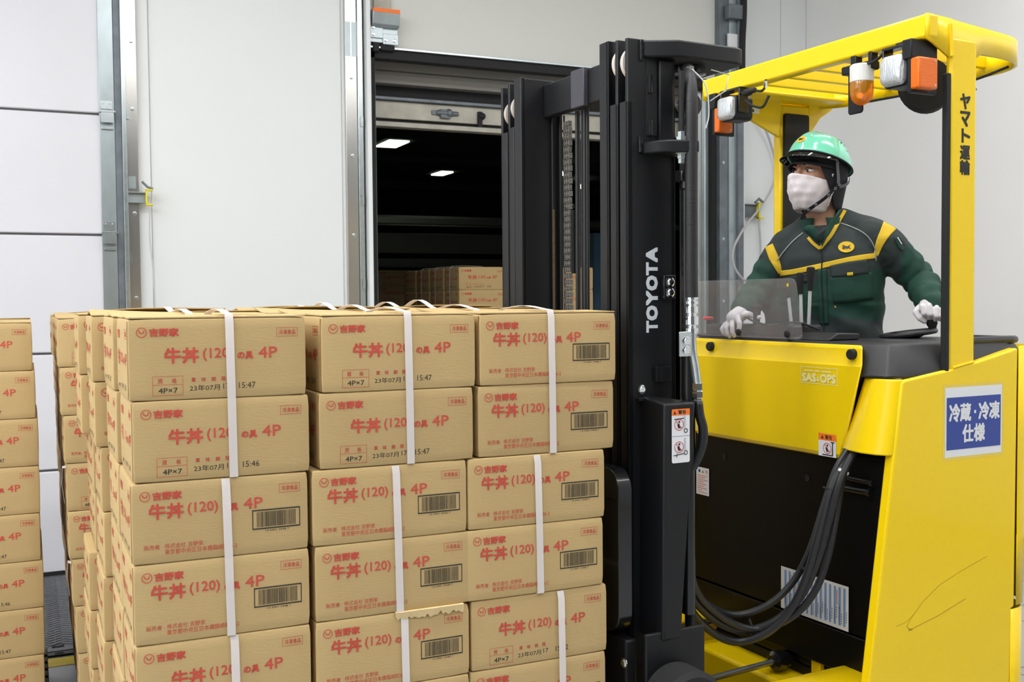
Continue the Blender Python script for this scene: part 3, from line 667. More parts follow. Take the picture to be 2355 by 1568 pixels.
# ================================================================== REACH TRUCK  (local frame: x rearwards, y towards the far side)
T = empty('reach_truck', (2.305, 2.246, 0), rad(3.1), label='yellow stand-on reach truck with black mast, overhead guard and hoses, driver aboard', category='forklift')
def tp(name, mb, m, bevel=0, par=None, **k): return ob(name, mb, m, par or T, bevel=bevel, **k)
def label_part(o, t): o['label'] = t; return o
def offs(poly, d):
    n = len(poly); out = []
    for i in range(n):
        a, b, c = Vector(poly[i-1]), Vector(poly[i]), Vector(poly[(i+1) % n]); e1 = (b-a).normalized(); e2 = (c-b).normalized()
        n1 = Vector((-e1.y, e1.x)); n2 = Vector((-e2.y, e2.x)); k = (n1+n2); k = k/max(k.length_squared/2, .3) if k.length > 1e-6 else n1
        out.append(tuple(b+k*d))
    return out
def rings(mb, rs):
    """stack of (outline, z) rings, capped"""
    n = len(rs[0][0]); vs = []; fs = []
    for poly, z in rs: vs += [(p[0], p[1], z if not callable(z) else z(*p)) for p in poly]
    for i in range(len(rs)-1):
        for k in range(n): fs.append((i*n+k, i*n+(k+1) % n, (i+1)*n+(k+1) % n, (i+1)*n+k))
    fs += [tuple(range(n))[::-1], tuple(range(len(vs)-n, len(vs)))]
    mb.add(vs, fs)
# --- chassis
pan = [(-.262, .06), (.375, .06), (.383, .576), (.396, .58), (.401, 1.366), (.222, 1.331), (.10, 1.311), (-.078, 1.288), (-.086, 1.28), (-.116, 1.075)]
side_panel = tp('side_panel', MB().prism(pan, XZ, .034, 0.0), M_yel, .006)
pan2 = [(-.262, .06), (.44, .06), (.44, 1.366), (.222, 1.331), (-.085, 1.29)]
tp('side_panel', MB().prism(pan2, XZ, .966, 1.0), M_yel, .006)
mb = MB(); prof = []
for i in range(9):
    a = rad(-90+90*i/8); prof.append((.404+.10*math.cos(a), .10+.10*math.sin(a)))
prof = [(.378, 0.0)]+prof+[(.504, .30)]
rows = []
for z in (.585, .8, 1.1, 1.372):
    k = (z-.585)/.79; rows.append([(x+(-.012+.036*k)*max(0, (x-.40)/.1)+(.026 if x < .39 else 0)*(.0+1), y, z+ (.0 if z < 1.3 else 0)) for x, y in prof])
mb.grid(rows); rear = tp('rear_corner_panel', mb, M_yel)
sm = rear.modifiers.new('solid', 'SOLIDIFY'); sm.thickness = .004; sm.offset = 0
mb = MB(); rows = []
for z in (.06, .3, .575): rows.append([(x-.012*(x > .39), y, z) for x, y in prof])
mb.grid(rows); low = tp('rear_corner_skirt', mb, M_yel); sm = low.modifiers.new('solid', 'SOLIDIFY'); sm.thickness = .004; sm.offset = 0
# scratches on the side panel
P = Print(lambda u, v: (u, -.0006, v))
M_scr = mat('dark_scuff', (172, 142, 16), .6)
for pts, w_ in (([(-.062, .588), (-.045, .577), (-.03, .582), (.06, .60), (.179, .635)], .0016), ([(-.062, .588), (-.05, .605), (0, .65), (.069, .69), (.16, .72), (.271, .75)], .0012), ([(-.105, .596), (-.07, .60), (-.03, .622)], .001)):
    for a, b in zip(pts[:-1], pts[1:]): P.line(a, b, w_)
P.line((-.055, .578), (-.040, .578), .005)
done(P, 'scuff_mark', [M_scr], T)
tp('floor_plate', MB().box((.0, .1, .26), (.50, .96, .29)), M_bpaint, .003)
tp('far_inner_panel', MB().box((.44, .80, .06), (.50, .99, 1.36)), M_yel, .01)
# battery compartment
tp('battery_plate', MB().box((-.10, .045, .527), (-.08, .955, 1.06)), M_bplate, .003)
tp('battery_plate', MB().box((-.105, .06, .40), (-.085, .955, .522)), M_bplate, .003)
tp('battery_box', MB().box((-.078, .05, .36), (.10, .95, 1.26)), M_bpaint, .01)
for yy, zz in ((.757, .978), (.356, .964)): tp('lifting_hole', MB().lathe((-.1012, yy, zz), (-1, 0, 0), [(0, .011), (.001, .011)], 16), M_seal)
frm = tp('base_frame', MB().box((-.19, .20, .10), (.5, .965, .33)), M_yel, .012)
tp('base_ledge', MB().box((-.08, .21, .33), (.46, .95, .36)), M_bpaint, .004)
mb = MB(); mb.box((-.12, .12, .33), (-.08, .19, .40)); mb.box((-.1, .30, .33), (-.08, .34, .40)); tp('frame_bracket', mb, M_yel, .004)
# straddle legs
def leg(y0, y1):
    return MB().prism([(-1.30, .08), (.0, .08), (.0, .405), (-.04, .425), (-.40, .425), (-.62, .36), (-1.25, .30), (-1.33, .24)], XZ, y0, y1)
tp('straddle_leg', leg(.036, .215), M_yel, .02); tp('straddle_leg', leg(.83, .964), M_yel, .02)
for yy in (.05, .87):
    mb = MB(); mb.lathe((-1.18, yy+.01, .075), (0, 1, 0), [(0, .068), (.004, .075), (.086, .075), (.09, .068)], 24); tp('load_wheel', mb, M_seal)
mb = MB(); mb.lathe((.25, .30, .13), (0, 1, 0), [(0, .12), (.01, .128), (.09, .128), (.10, .12)], 28); tp('drive_wheel', mb, M_seal)
mb = MB(); mb.lathe((.30, .80, .08), (0, 1, 0), [(0, .07), (.01, .078), (.05, .078), (.06, .07)], 20); tp('caster_wheel', mb, M_seal)
# reach carriage between the legs
tp('reach_carriage', MB().box((-.84, .22, .10), (-.70, .825, .34)), M_bpaint, .01)
tp('reach_carriage', MB().box((-.70, .24, .12), (-.22, .38, .22)), M_bgloss, .01)
mb = MB(); mb.cyl((-.50, .45, .352), (-.13, .45, .368), .010, 14); tp('reach_cylinder_rod', mb, M_steel)
mb = MB(); mb.cyl((-.15, .45, .368), (-.04, .45, .37), .026, 18); mb.lathe((-.16, .45, .368), (1, 0, 0), [(0, .020), (.01, .032), (.04, .032), (.05, .026)], 18); tp('reach_cylinder', mb, M_bgloss)
tp('guide_rail', MB().box((-.8, .79, .395), (-.1, .828, .40)), M_bpaint, .0)
# yellow front cover
cprof = [(-.116, 1.383), (-.125, 1.378), (-.129, 1.330), (-.134, 1.322), (-.134, 1.06), (-.125, 1.045), (-.10, 1.045), (-.09, 1.38)]
mb = MB(); n = 24; rows = []
def cov_y(z, s, x=0):  # right (near) edge slants inwards lower down
    if z > 1.318: near = .10+.97*(x+.134)
    elif z > 1.31: near = .106+(1.318-z)*1.2
    else: near = .115+(1.31-z)*.27
    far = .905-(0 if z > 1.31 else (1.31-z)*.10)
    return near+(far-near)*s
for i in range(n+1):
    s_ = i/n; rows.append([(x, cov_y(z, s_, x), z) for x, z in cprof])
mb.grid(rows, closed_u=True); k = len(cprof); mb.f.append(tuple(range(k))); mb.f.append(tuple(range(n*k, (n+1)*k))[::-1]); mb.mi += [0, 0]
cover = tp('battery_cover', mb, M_yel, .006, smooth=30)
mb = MB()
for yy in (.793, .143): 
    kb = MB(); kb.lathe((-.126, yy, 1.357), (-1, 0, 0), [(0, .016), (.003, .0155), (.013, .0155), (.016, .013)], 20); label_part(tp('cover_knob', kb, M_seal, par=cover), 'black round knob')
def on_cover(u, v): # y, z  -> surface of the lower cover face
    return (-.1352, u, v)
YF = lambda y0, w: (lambda u, v: on_cover(y0-w*u, v))
P = Print(on_cover)
def flip_print(x_fn, asp=1.): # u measured rightwards (towards the camera side = -y)
    return Print(lambda u, v: x_fn(-u, v), asp)
P = flip_print(on_cover); P.frame(-.350, 1.262, -.196, 1.312, .0018); P.text('SAS', -.342, 1.268, -.285, 1.292, 0, .09); P.text('&', -.281, 1.270, -.270, 1.284, 0, .05); P.text('OPS', -.266, 1.268, -.205, 1.292, 0, .09)
[P.rect(a, 1.2985, b, 1.3025) for a, b in ((-.335, -.297), (-.291, -.268), (-.260, -.222))]
label_part(done(P, 'safety_system_print', [M_pale], cover), 'pale outlined SAS OPS lettering')
def person_pict(P, cx, cy, s, ik=3, rd=4):
    P.disc(cx+.05*s, cy+.42*s, .16*s, .16*s, ik, 12); P.poly([(cx-.25*s, cy+.1*s), (cx+.05*s, cy+.2*s), (cx+.15*s, cy-.3*s), (cx+.4*s, cy-.5*s), (cx-.15*s, cy-.5*s)], ik)
    P.line((cx-.3*s, cy+.05*s), (cx-.1*s, cy-.4*s), .08*s, ik)
    P.ring(cx, cy, .82*s, .82*s, .09*s, rd, 26); P.line((cx-.56*s, cy+.56*s), (cx+.56*s, cy-.56*s), .09*s, rd)
STK = [M_white, M_orange, M_seal, M_ink, mat('warning_red', (205, 40, 60), .5)]
P = flip_print(lambda u, v: tuple(Vector(on_cover(u, v))+Vector((-.0004, 0, 0))))
P.rect(-.272, 1.048, -.200, 1.116, 0); P2 = flip_print(lambda u, v: tuple(Vector(on_cover(u, v))+Vector((-.0009, 0, 0))))
P2.rect(-.272, 1.096, -.200, 1.116, 1); P2.poly([(-.262, 1.1), (-.250, 1.1), (-.256, 1.112)], 3)
P2b = flip_print(lambda u, v: tuple(Vector(on_cover(u, v))+Vector((-.0013, 0, 0))))
P2b.text('警告', -.244, 1.1, -.216, 1.112, 3, .02); person_pict(P2b, -.236, 1.073, .020)
P2b.line((-.214, 1.052), (-.214, 1.092), .004, 3); P2b.line((-.255, 1.053), (-.212, 1.053), .003, 3); P2b.line((-.222, 1.092), (-.206, 1.092), .003, 3)
st = done(P, 'warning_sticker', STK, cover); done(P2, 'warning_print', STK, st) ; done(P2b, 'warning_print', STK, st)
P = flip_print(lambda u, v: tuple(Vector(on_cover(u, v))+Vector((-.0004, 0, 0)))); P.rect(-.865, 1.068, -.838, 1.082, 0); done(P, 'small_white_sticker', STK, cover)
# corner pillar
top = [(-.078, .003), (-.095, .010), (-.108, .035), (-.114, .075), (-.106, .112), (-.095, .13), (-.07, .13), (-.06, .02)]
bot = [(-.112, .003), (-.132, .010), (-.150, .035), (-.158, .085), (-.152, .135), (-.138, .175), (-.11, .18), (-.09, .02)]
mb = MB(); rings(mb, [(bot, lambda x, y: 1.078+.03*max(0, y-.12)), ([tuple(Vector(a)*.5+Vector(b)*.5) for a, b in zip(top, bot)], 1.18), (top, lambda x, y: 1.290+.0*y)])
tp('corner_pillar', mb, M_yel, .004, smooth=60)
# dashboard
L0 = [(-.122, .955), (-.128, .115), (-.108, .035), (-.07, .010), (.40, .010), (.47, .028), (.525, .09), (.54, .20), (.50, .30), (.47, .44), (.14, .455), (.10, .50), (.09, .955)]
mb = MB(); rings(mb, [(L0, lambda x, y: 1.292 if x < .2 else 1.30), (offs(L0, .004), lambda x, y: 1.30+.12*max(0, x)**1.0*.62), (offs(L0, .030), lambda x, y: 1.380), (offs(L0, .044), lambda x, y: 1.389)])
dash = tp('dashboard', mb, M_plast, .006, smooth=50)
mb = MB(); mb.prism(rrect(-.075, .43, .09, .955, .02), XY, 1.386, 1.396); mb.prism([(-.07, 1.39), (.06, 1.39), (.06, 1.41), (-.03, 1.412)], XZ, .30, .62)
tp('console_top', mb, M_plast, .004)
mb = MB(); mb.prism(rrect(-.06, .45, .06, .66, .02), XY, 1.39, 1.435); mb.prism(rrect(-.07, .73, .07, .90, .015), XY, 1.39, 1.432); tp('console_box', mb, M_plast, .008)
# near rear rim, hollow tray
mb = MB(); mb.tube([(.24, .05, 1.389), (.43, .05, 1.389), (.49, .08, 1.387), (.505, .14, 1.385), (.50, .26, 1.385)], .012, 8); tp('tray_rim', mb, M_plast)
# levers
for i, (b, t) in enumerate((((.01, .549, 1.43), (.0, .562, 1.585)), ((.01, .503, 1.43), (.0, .499, 1.603)), ((.01, .470, 1.43), (.0, .450, 1.620)))):
    b = Vector(b); t = Vector(t); mid = b.lerp(t, .62)
    o = tp('lift_lever', MB().cyl(b, mid, .0055, 12), mat('satin_lever_rod', (222, 224, 224), .3, .4))
    d = (t-mid).normalized(); L_ = (t-mid).length
    tp('lever_grip', MB().lathe(mid, d, [(-.004, .008), (.01, .0095), (L_*.5, .011), (L_*.85, .0135), (L_*.97, .012), (L_, .006)], 16), M_seal, par=o)
mb = MB(); mb.lathe((-.045, .66, 1.40), (0, -.05, 1), [(0, .016), (.03, .013), (.05, .011), (.075, .013), (.092, .017), (.10, .013)], 16); tp('travel_lever', mb, M_seal)
mb = MB(); mb.cyl((-.05, .912, 1.39), (-.05, .912, 1.448), .005, 8); tp('stop_button_stem', mb, M_seal)
tp('stop_button', MB().lathe((-.05, .912, 1.445), (0, 0, 1), [(0, .014), (.003, .019), (.009, .019), (.012, .014)], 20), M_redk)
tp('control_cable', MB().tube(spline([(-.06, .70, 1.46), (-.08, .63, 1.445), (-.07, .57, 1.432), (-.07, .53, 1.434), (-.04, .47, 1.442), (0, .41, 1.42)], 8), .004, 6), M_seal)
# steering wheel
WC = Vector((.305, .330, 1.403)); wn = Vector((-.09, .08, 1)).normalized(); wu = wn.orthogonal().normalized(); wv = wn.cross(wu)
pts = [WC+(wu*math.cos(a)+wv*math.sin(a))*.082 for a in [2*math.pi*i/36 for i in range(36)]]
sw = tp('steering_wheel', MB().tube(pts, .0085, 10, closed=True), M_plast)
mb = MB(); mb.lathe(WC-wn*.005, wn, [(-.035, .03), (-.012, .034), (0, .062), (.006, .06), (.010, .03), (.012, .01)], 28)
for k in range(3): a = 2*math.pi*k/3+.4; mb.tube([WC, WC+(wu*math.cos(a)+wv*math.sin(a))*.08], .007, 8)
tp('wheel_hub', mb, M_plast, par=sw)
KN = WC+Vector((.72, -.69, 0))*.074; KN.z = (WC-Vector((0, 0, 0))).z+.012
tp('wheel_knob', MB().lathe(KN-wn*.012, wn, [(0, .009), (.012, .009), (.014, .012), (.022, .013), (.030, .017), (.042, .017), (.048, .010)], 18), M_seal, par=sw)
# windscreen
poly = rrect(.352, 1.394, .876, 1.582, .022); poly = [((y-.026*(1-(z-1.394)/.188)*(y < .6)), z) for y, z in poly]
ws = tp('wind_screen', MB().prism(poly, lambda u, v, d: (-.150+d-(v-1.394)*.04, u, v), 0, .004), M_acryl, 0)
ws.data.materials[0] = M_acryl
mb = MB()
for yy in (.622, .392): mb.lathe((-.158, yy, 1.410), (1, 0, 0), [(0, .006), (.003, .011), (.008, .011), (.010, .007), (.030, .007)], 14); mb.box((-.146, yy-.007, 1.386), (-.134, yy+.007, 1.416))
tp('screen_clamp', mb, M_seal, .001)
P = Print(lambda u, v: (-.1585, u, v)); P.rect(.378, 1.556, .387, 1.566); done(P, 'small_yellow_sticker', [M_yline], ws)
# hoses from the chassis to the mast
base = [(-.70, .175, .86), (-.665, .22, .76), (-.62, .248, .68), (-.52, .27, .598), (-.44, .252, .568), (-.37, .203, .60), (-.31, .17, .669), (-.27, .148, .769), (-.23, .142, .892), (-.19, .141, 1.001), (-.13, .15, 1.075), (-.09, .15, 1.12)]
for i, (dx, dz, dy, r) in enumerate(((0, 0, 0, .0115), (.012, .040, .03, .0105), (-.03, -.032, -.008, .0115), (.03, .006, -.038, .0105))):
    n_ = len(base)-1; pts = [(p[0]+dx*math.sin(math.pi*k/n_)+ (.0 if k < n_-2 else .0), p[1]+dy*math.sin(math.pi*k/n_)+(i-1.5)*.012*(k/n_), p[2]+dz*math.sin(math.pi*k/n_)) for k, p in enumerate(base)]
    tp('hydraulic_hose', MB().tube(spline(pts, 7), r, 10), M_rub)
mb = MB()
for q, (p, ax) in enumerate((((-.205, .15, .965), (.35, -.1, 1)), ((-.285, .165, .74), (.5, -.3, 1)), ((-.42, .245, .575), (1, -.6, .3)))):
    mb.lathe(p, ax, [(0, .022), (.001, .0245), (.005, .0245), (.006, .022)], 16)
tp('hose_tie', mb, M_seal)
tp('white_cable_tie', MB().lathe((-.175, .135, 1.015), (.5, -.1, 1), [(0, .014), (.002, .017), (.009, .017), (.011, .014)], 12), M_white)
pts = []
for i in range(60): a = i*.55; pts.append((-.69+.016*math.cos(a), .20+.016*math.sin(a), .80+.0018*i))
tp('coiled_cable', MB().tube(pts, .0045, 6), M_rub)
mb = MB(); mb.cyl((-.11, .192, .958), (-.11, .100, .960), .010, 12); mb.cyl((-.11, .182, .990), (-.11, .088, .989), .008, 12); mb.lathe((-.11, .1, .96), (0, -1, 0), [(0, .013), (.012, .013)], 8); mb.lathe((-.11, .088, .989), (0, -1, 0), [(0, .012), (.01, .012)], 8); tp('hinge_pin', mb, M_bgloss)
# stickers on the battery plate
def bplate(u, v): return (-.1026, -u, v)
P = Print(bplate); P.rect(-.911, .828, -.839, .925, 0); st = done(P, 'notice_sticker', [M_white], T)
P = Print(lambda u, v: (-.1032, -u, v))
P.disc(-.893, .912, .006, .006, 1, 12); P.poly([(-.88, .906), (-.868, .906), (-.874, .918)], 2); P.disc(-.853, .912, .006, .006, 0, 12)
for k in range(9): P.rect(-.905, .895-k*.0075, [-.85, -.862, -.845, -.87, -.855, -.866, -.85, -.875, -.85][k], .898-k*.0075, 0)
done(P, 'notice_print', [M_pink, M_blue, mat('olive_print', (150, 140, 40), .6)], st)
P = Print(bplate); P.rect(-.472, .529, -.181, .664, 0); st = done(P, 'instruction_sheet', [M_white], T)
P = Print(lambda u, v: (-.1032, -u, v))
for k in range(14):
    u = -.455+k*.0195; P.rect(u, .540, u+.009, .655, 0)
    for q in range(5):
        z = .545+q*.007+(k % 3)*.008; P.rect(u+.011, z, u+.0135, z+.004, 1)
    P.rect(u+.002, .55, u+.0045, .572+(k*7 % 5)*.006, 1)
    if k in (1, 2, 11): P.rect(u+.012, .60, u+.0145, .645, 2)
done(P, 'instruction_print', [M_lblue, M_ink, M_red], st)
P = Print(bplate); P.disc(-.448, .533, .0065, .010, 0, 16); done(P, 'round_sticker', [M_lblue], T)
# big sign sheet on the side panel
P = Print(lambda u, v: (u, -.0006, v)); P.rect(.087, 1.057, .329, 1.259); sg = label_part(done(P, 'sign_sheet', [M_white], T), 'white sheet with blue field reading cold storage and freezer spec in Japanese')
P = Print(lambda u, v: (u, -.0011, v)); P.rect(.093, 1.078, .324, 1.230); done(P, 'blue_field', [M_blue], sg)
P = Print(lambda u, v: (u, -.0016, v)); 
for ch, a in (('冷', .104), ('蔵', .150), ('冷', .228), ('凍', .274)): P.text(ch, a, 1.160, a+.043, 1.210, 0, .045)
P.rect(.208, 1.180, .216, 1.189)
P.text('仕', .160, 1.098, .204, 1.148, 0, .045); P.text('様', .209, 1.098, .253, 1.148, 0, .045)
done(P, 'sign_lettering', [M_white], sg)
P = Print(lambda u, v: (u, -.0003, v)); P.frame(.078, 1.048, .338, 1.268, .012); done(P, 'clear_tape', [mat('tape_edge', (232, 204, 80), .3)], sg)
# --- overhead guard
G = tp('overhead_guard', MB().box((0, -.006, 2.247), (.045, 1.006, 2.315)), M_yel, .008)
def g(name, mb, m=M_yel, b=.004, **k): return tp(name, mb, m, b, par=G, **k)
ringp = [(0, 0), (.10, .01), (.15, .02), (.40, .055), (.47, .075), (.52, .11), (.555, .17), (.568, .25), (.570, .5), (.568, .75), (.555, .85), (.50, .93), (.40, .965), (0, 1.0)]
sp = spline([Vector((x, y, 0)) for x, y in ringp[:5]], 4)+spline([Vector((x, y, 0)) for x, y in ringp[4:]], 5)[1:]
mb = MB(); rows = []
for q in sp:
    x, y = q.x, q.y; zt = 2.314-.008*(x/.5); zb = 2.235 if x > .24 else 2.20-.0*x
    if x < .11: zb = 2.247-(x/.11)*.045
    if y > .5 and x < .3: zb = 2.24
    rows.append([(x, y, zb), (x, y, zt)])
mb.grid(rows); gr = g('guard_ring', mb, b=0, smooth=50); sm = gr.modifiers.new('s', 'SOLIDIFY'); sm.thickness = .010; sm.offset = 0
for i, y in enumerate((.13, .26, .39, .52, .65, .78, .90)):
    g('guard_bar', MB().box((.03, y-.009, 2.262), (.565 if i else .53, y+.009, 2.302)), M_yel)
# near post
g('guard_post', MB().box((.106, .003, 1.29), (.214, .024, 2.26)), M_yel, .008)
g('weld_bead', MB().tube([(.104, .0, 2.205), (.103, .002, 2.25), (.102, .004, 2.296)], .006, 8), M_yel, 0)
g('weld_bead', MB().tube([(.12, .002, 1.316), (.16, .002, 1.323), (.206, .002, 1.330)], .004, 8), M_yel, 0)
g('post_pad', MB().box((.090, .001, 1.30), (.1055, .022, 2.158)), M_seal, .004)
# far post
g('guard_post', MB().box((.303, .93, 1.2), (.448, .972, 2.24)), M_yel, .008)
g('post_pad', MB().prism(rrect(.313, 1.3, .432, 2.205, .01), XZ, .918, .930), M_seal, .002)
g('gusset', MB().prism([(.0, 2.25), (.0, 2.235), (.30, 2.115), (.31, 2.25)], XZ, .93, .945), M_yel)
g('gusset', MB().prism([(.44, 2.25), (.44, 2.10), (.46, 2.15), (.50, 2.20), (.56, 2.235), (.56, 2.25)], XZ, .93, .945), M_yel)
g('top_plate', MB().prism([(.08, .82), (.52, .82), (.545, .94), (.08, .96)], XY, 2.243, 2.255), M_yel)
P = Print(lambda u, v: (u, .9285, v)); P.rect(.155, 2.195, .20, 2.215, 0); P.rect(.16, 2.20, .175, 2.21, 1); done(P, 'small_sticker', [M_white, M_ink], G)
P = Print(lambda u, v: (u, .0022, v))
for i, ch in enumerate('ヤマト運輸'):
    z = 2.103-[0, .050, .100, .148, .190][i]; hh = [.042, .042, .038, .038, .040][i]; P.text(ch, .145+(0.006 if i == 2 else 0), z-hh, .184, z, 0, .05)
label_part(done(P, 'post_lettering', [M_ink], G), 'black vertical lettering of the transport company on the post')
# work lamps, turn signals, beacon, buzzer
def headlamp(y0, y1, z0, z1, yb):
    c = (-.045, (y0+y1)/2, (z0+z1)/2); w_, h_ = (y1-y0), (z1-z0)
    o = tp('work_lamp', MB().prism(rrect(y0-.004, z0-.004, y1+.004, z1+.004, .018), YZ, -.028, .05), M_bpaint, .006)
    mb = MB(); rows = []
    for k, (s, d) in enumerate(((1, -.026), (1, -.036), (.9, -.046), (.6, -.050), (.3, -.051), (.002, -.0512))):
        rows.append([(d, c[1]+(u-c[1])*s, c[2]+(v-c[2])*s) for u, v in rrect(y0, z0, y1, z1, .018)])
    mb.grid(rows, closed_u=True); tp('lamp_glass', mb, M_head, par=o, smooth=70)
    mb = MB(); mb.box((-.02, y0-.014, z0+.02), (.02, y0-.007, z1+.03)); mb.box((-.02, y1+.007, z0+.02), (.02, y1+.014, z1+.03)); mb.box((-.02, y0-.014, z1+.022), (.02, y1+.014, z1+.03)); mb.box((-.005, c[1]-.02, z1+.025), (.03, c[1]+.02, 2.252))
    tp('lamp_yoke', mb, M_bgloss, .002, par=o); return o
label_part(headlamp(.045, .128, 2.125, 2.212, 0), 'black square work lamp at the near end of the guard')
label_part(headlamp(.79, .868, 2.142, 2.220, 0), 'black square work lamp at the far end of the guard')
def turn(x0, x1, y0, y1, z0, z1):
    o = tp('turn_signal', MB().box((x0, y0, z0), (x1, y1, z1)), M_ambers, .005)
    mb = MB(); mb.box((x0+.004, y1-.002, z0-.008), (x1+.03, y1+.014, z1+.035)); mb.box((x0-.0, y1-.004, z1-.0), (x1+.03, y1+.03, z1+.055)); tp('signal_bracket', mb, M_bpaint, .003, par=o)
    mb = MB(); bolt(mb, (x1-.012, y0, z1-.01), (0, -1, 0), .003, .002, False); bolt(mb, (x1-.012, y0, z0+.01), (0, -1, 0), .003, .002, False); tp('screw', mb, M_zinc, par=o)
turn(-.04, .035, -.012, .020, 2.103, 2.190)
turn(-.012, .05, .895, .925, 2.112, 2.198)
mb = MB(); mb.lathe((.0, .238, 2.105), (0, 0, 1), [(.060, .0335), (.062, .035), (.108, .035), (.113, .03), (.115, .0)], 32)
bc = tp('warning_beacon', mb, mat('ribbed_white_plastic', (226, 226, 222), .4, bump=.6, bscale=30, aniso=(14, 14, .1)))
mb = MB(); mb.lathe((.0, .238, 2.165), (0, 0, -1), [(0, .034), (.01, .035), (.035, .034), (.050, .030), (.060, .021), (.066, .010), (.068, .001)], 32); label_part(tp('amber_dome', mb, M_amber, par=bc, smooth=60), 'orange translucent dome')
tp('beacon_bulb', MB().lathe((.0, .245, 2.12), (0, 0, 1), [(0, .006), (.008, .010), (.016, .006)], 12), M_glow, par=bc)
tp('beacon_reflector', MB().lathe((.0, .238, 2.135), (0, 0, 1), [(0, .014), (.012, .02), (.028, .026)], 16), M_bpaint, par=bc)
mb = MB(); mb.prism(rrect(.262, 2.082, .322, 2.232, .01), YZ, .028, .034); mb.prism(rrect(.20, 2.20, .322, 2.226, .006), YZ, .0, .034); mb.box((.0, .20, 2.215), (.028, .215, 2.252)); mb.box((.0, .262, 2.215), (.028, .285, 2.252)); tp('beacon_bracket', mb, M_bpaint, .003, par=bc)
bz = tp('rear_horn', MB().lathe((.175, .16, 2.155), (-.45, -.9, 0), [(-.03, .03), (-.01, .075), (.01, .085), (.03, .078), (.035, .03)], 28), M_seal, smooth=50)
tp('wing_bolt', MB().tube([(.30, .10, 2.17), (.325, .095, 2.145)], .005, 8), M_zinc, par=bz)
mb = MB()
for pts in ([(.01, .24, 2.222), (-.008, .205, 2.214), (-.01, .17, 2.218), (-.012, .135, 2.235)], [(.52, .80, 2.232), (.54, .55, 2.228), (.545, .3, 2.228), (.50, .12, 2.235)], [(-.01, .79, 2.235), (-.012, .76, 2.222), (-.010, .72, 2.226), (-.015, .67, 2.215), (-.012, .655, 2.226), (-.01, .652, 2.25)], [(-.01, .76, 2.20), (-.01, .72, 2.175), (0, .68, 2.165), (.01, .66, 2.20)]):
    mb = MB(); mb.tube(spline(pts, 7), .0045, 6); tp('guard_cable', mb, M_seal)
tp('cable_joint', MB().lathe((-.012, .765, 2.222), (0, -1, .05), [(0, .006), (.01, .012), (.035, .013), (.045, .008), (.06, .009), (.065, .005)], 10), M_seal)
tp('cable_tag', MB().box((-.014, .648, 2.222), (-.008, .656, 2.245)), M_white)
# --- mast
def rail(y_web, s, xf, z0, z1, notch, depth=.15, fl=.040, th=.012):
    """s=+1: flanges point to +y"""
    mb = MB(); y0 = y_web; mb.box((xf, min(y0, y0+s*th), z0), (xf+depth, max(y0, y0+s*th), z1))
    zt = notch or z1; a, b = min(y0, y0+s*fl), max(y0, y0+s*fl)
    poly = [(a, z0), (b, z0), (b, zt), (a, zt)]
    mb.box((xf, a, z0), (xf+.016, b, zt)); mb.box((xf+depth-.016, a, z0), (xf+depth, b, zt))
    return mb
M_roll = mat('turned_roller_steel', (214, 206, 200), .38, .35)
tp('mast_rail', rail(.166, 1, -.890, .12, 2.189, 2.030, .150, .038), M_bpaint, .0025)
tp('mast_rail', rail(.212, 1, -.890, .14, 2.193, 2.030, .135, .037), M_bpaint, .0025)
tp('mast_rail', rail(.256, 1, -.890, .16, 2.200, None, .120, .044), M_bpaint, .0025)
tp('mast_rail', rail(.878, -1, -.890, .12, 2.189, 2.045, .150, .042), M_bpaint, .0025)
tp('mast_rail', rail(.830, -1, -.890, .14, 2.193, 2.055, .135, .038), M_bpaint, .0025)
# inner far rail: its web faces the camera
mb = MB(); mb.box((-.885, .744, .16), (-.757, .758, 2.195)); mb.box((-.890, .744, .16), (-.875, .789, 2.199)); mb.box((-.787, .735, .16), (-.780, .744, 2.19)); mb.box((-.762, .730, .16), (-.752, .745, 2.18)); tp('mast_rail', mb, M_bpaint, .0025)
for yy, zz, r in ((.232, 2.135, .044), (.192, 2.130, .044), (.812, 2.115, .040), (.857, 2.105, .040)):
    mb = MB(); mb.lathe((-.847, yy-.009, zz), (0, 1, 0), [(0, r*.8), (.003, r), (.015, r), (.018, r*.8)], 32); tp('mast_roller', mb, M_roll)
label_part(tp('cross_member', MB().box((-.812, .30, 2.078), (-.785, .744, 2.180)), M_bpaint, .005), 'black beam joining both mast columns')
tp('cross_member_plate', MB().box((-.826, .484, 2.075), (-.811, .556, 2.183)), mat('scuffed_black_steel', (62, 62, 70), .4), .002)
for z in (.22, .75): tp('cross_member', MB().box((-.80, .30, z), (-.775, .744, z+.10)), M_bpaint, .004)
# top tie plate
poly = [(-.845, .166), (-.838, .158), (-.762, .118), (-.575, .118), (-.548, .128), (-.540, .150), (-.535, .90), (-.74, .90), (-.74, .30), (-.742, .18)]
tp('top_tie_plate', MB().prism(poly, XY, 2.143, 2.187), M_bpaint, .006)
tp('tie_plate_boss', MB().lathe((-.66, .22, 2.144), (0, 0, -1), [(0, .05), (.020, .05), (.024, .04)], 24), M_bgloss)
for a, b in (((-.848, .164, 2.135), (-.848, .164, 2.187)), ((-.822, .163, 2.055), (-.822, .163, 2.10)), ((-.822, .163, 1.945), (-.822, .163, 1.985)), ((-.852, .164, 1.90), (-.852, .164, 1.94))):
    tp('weld_bead', MB().tube([Vector(a)+(Vector(b)-Vector(a))*k/5+Vector((0, -.0015*(k % 2), 0)) for k in range(6)], .0055, 8), M_bgloss)
tp('web_recess', MB().box((-.833, .1645, 1.945), (-.800, .1662, 2.135)), M_seal, .0)
tp('mast_rib', MB().box((-.797, .155, 1.93), (-.752, .166, 2.14)), M_bpaint, .004)
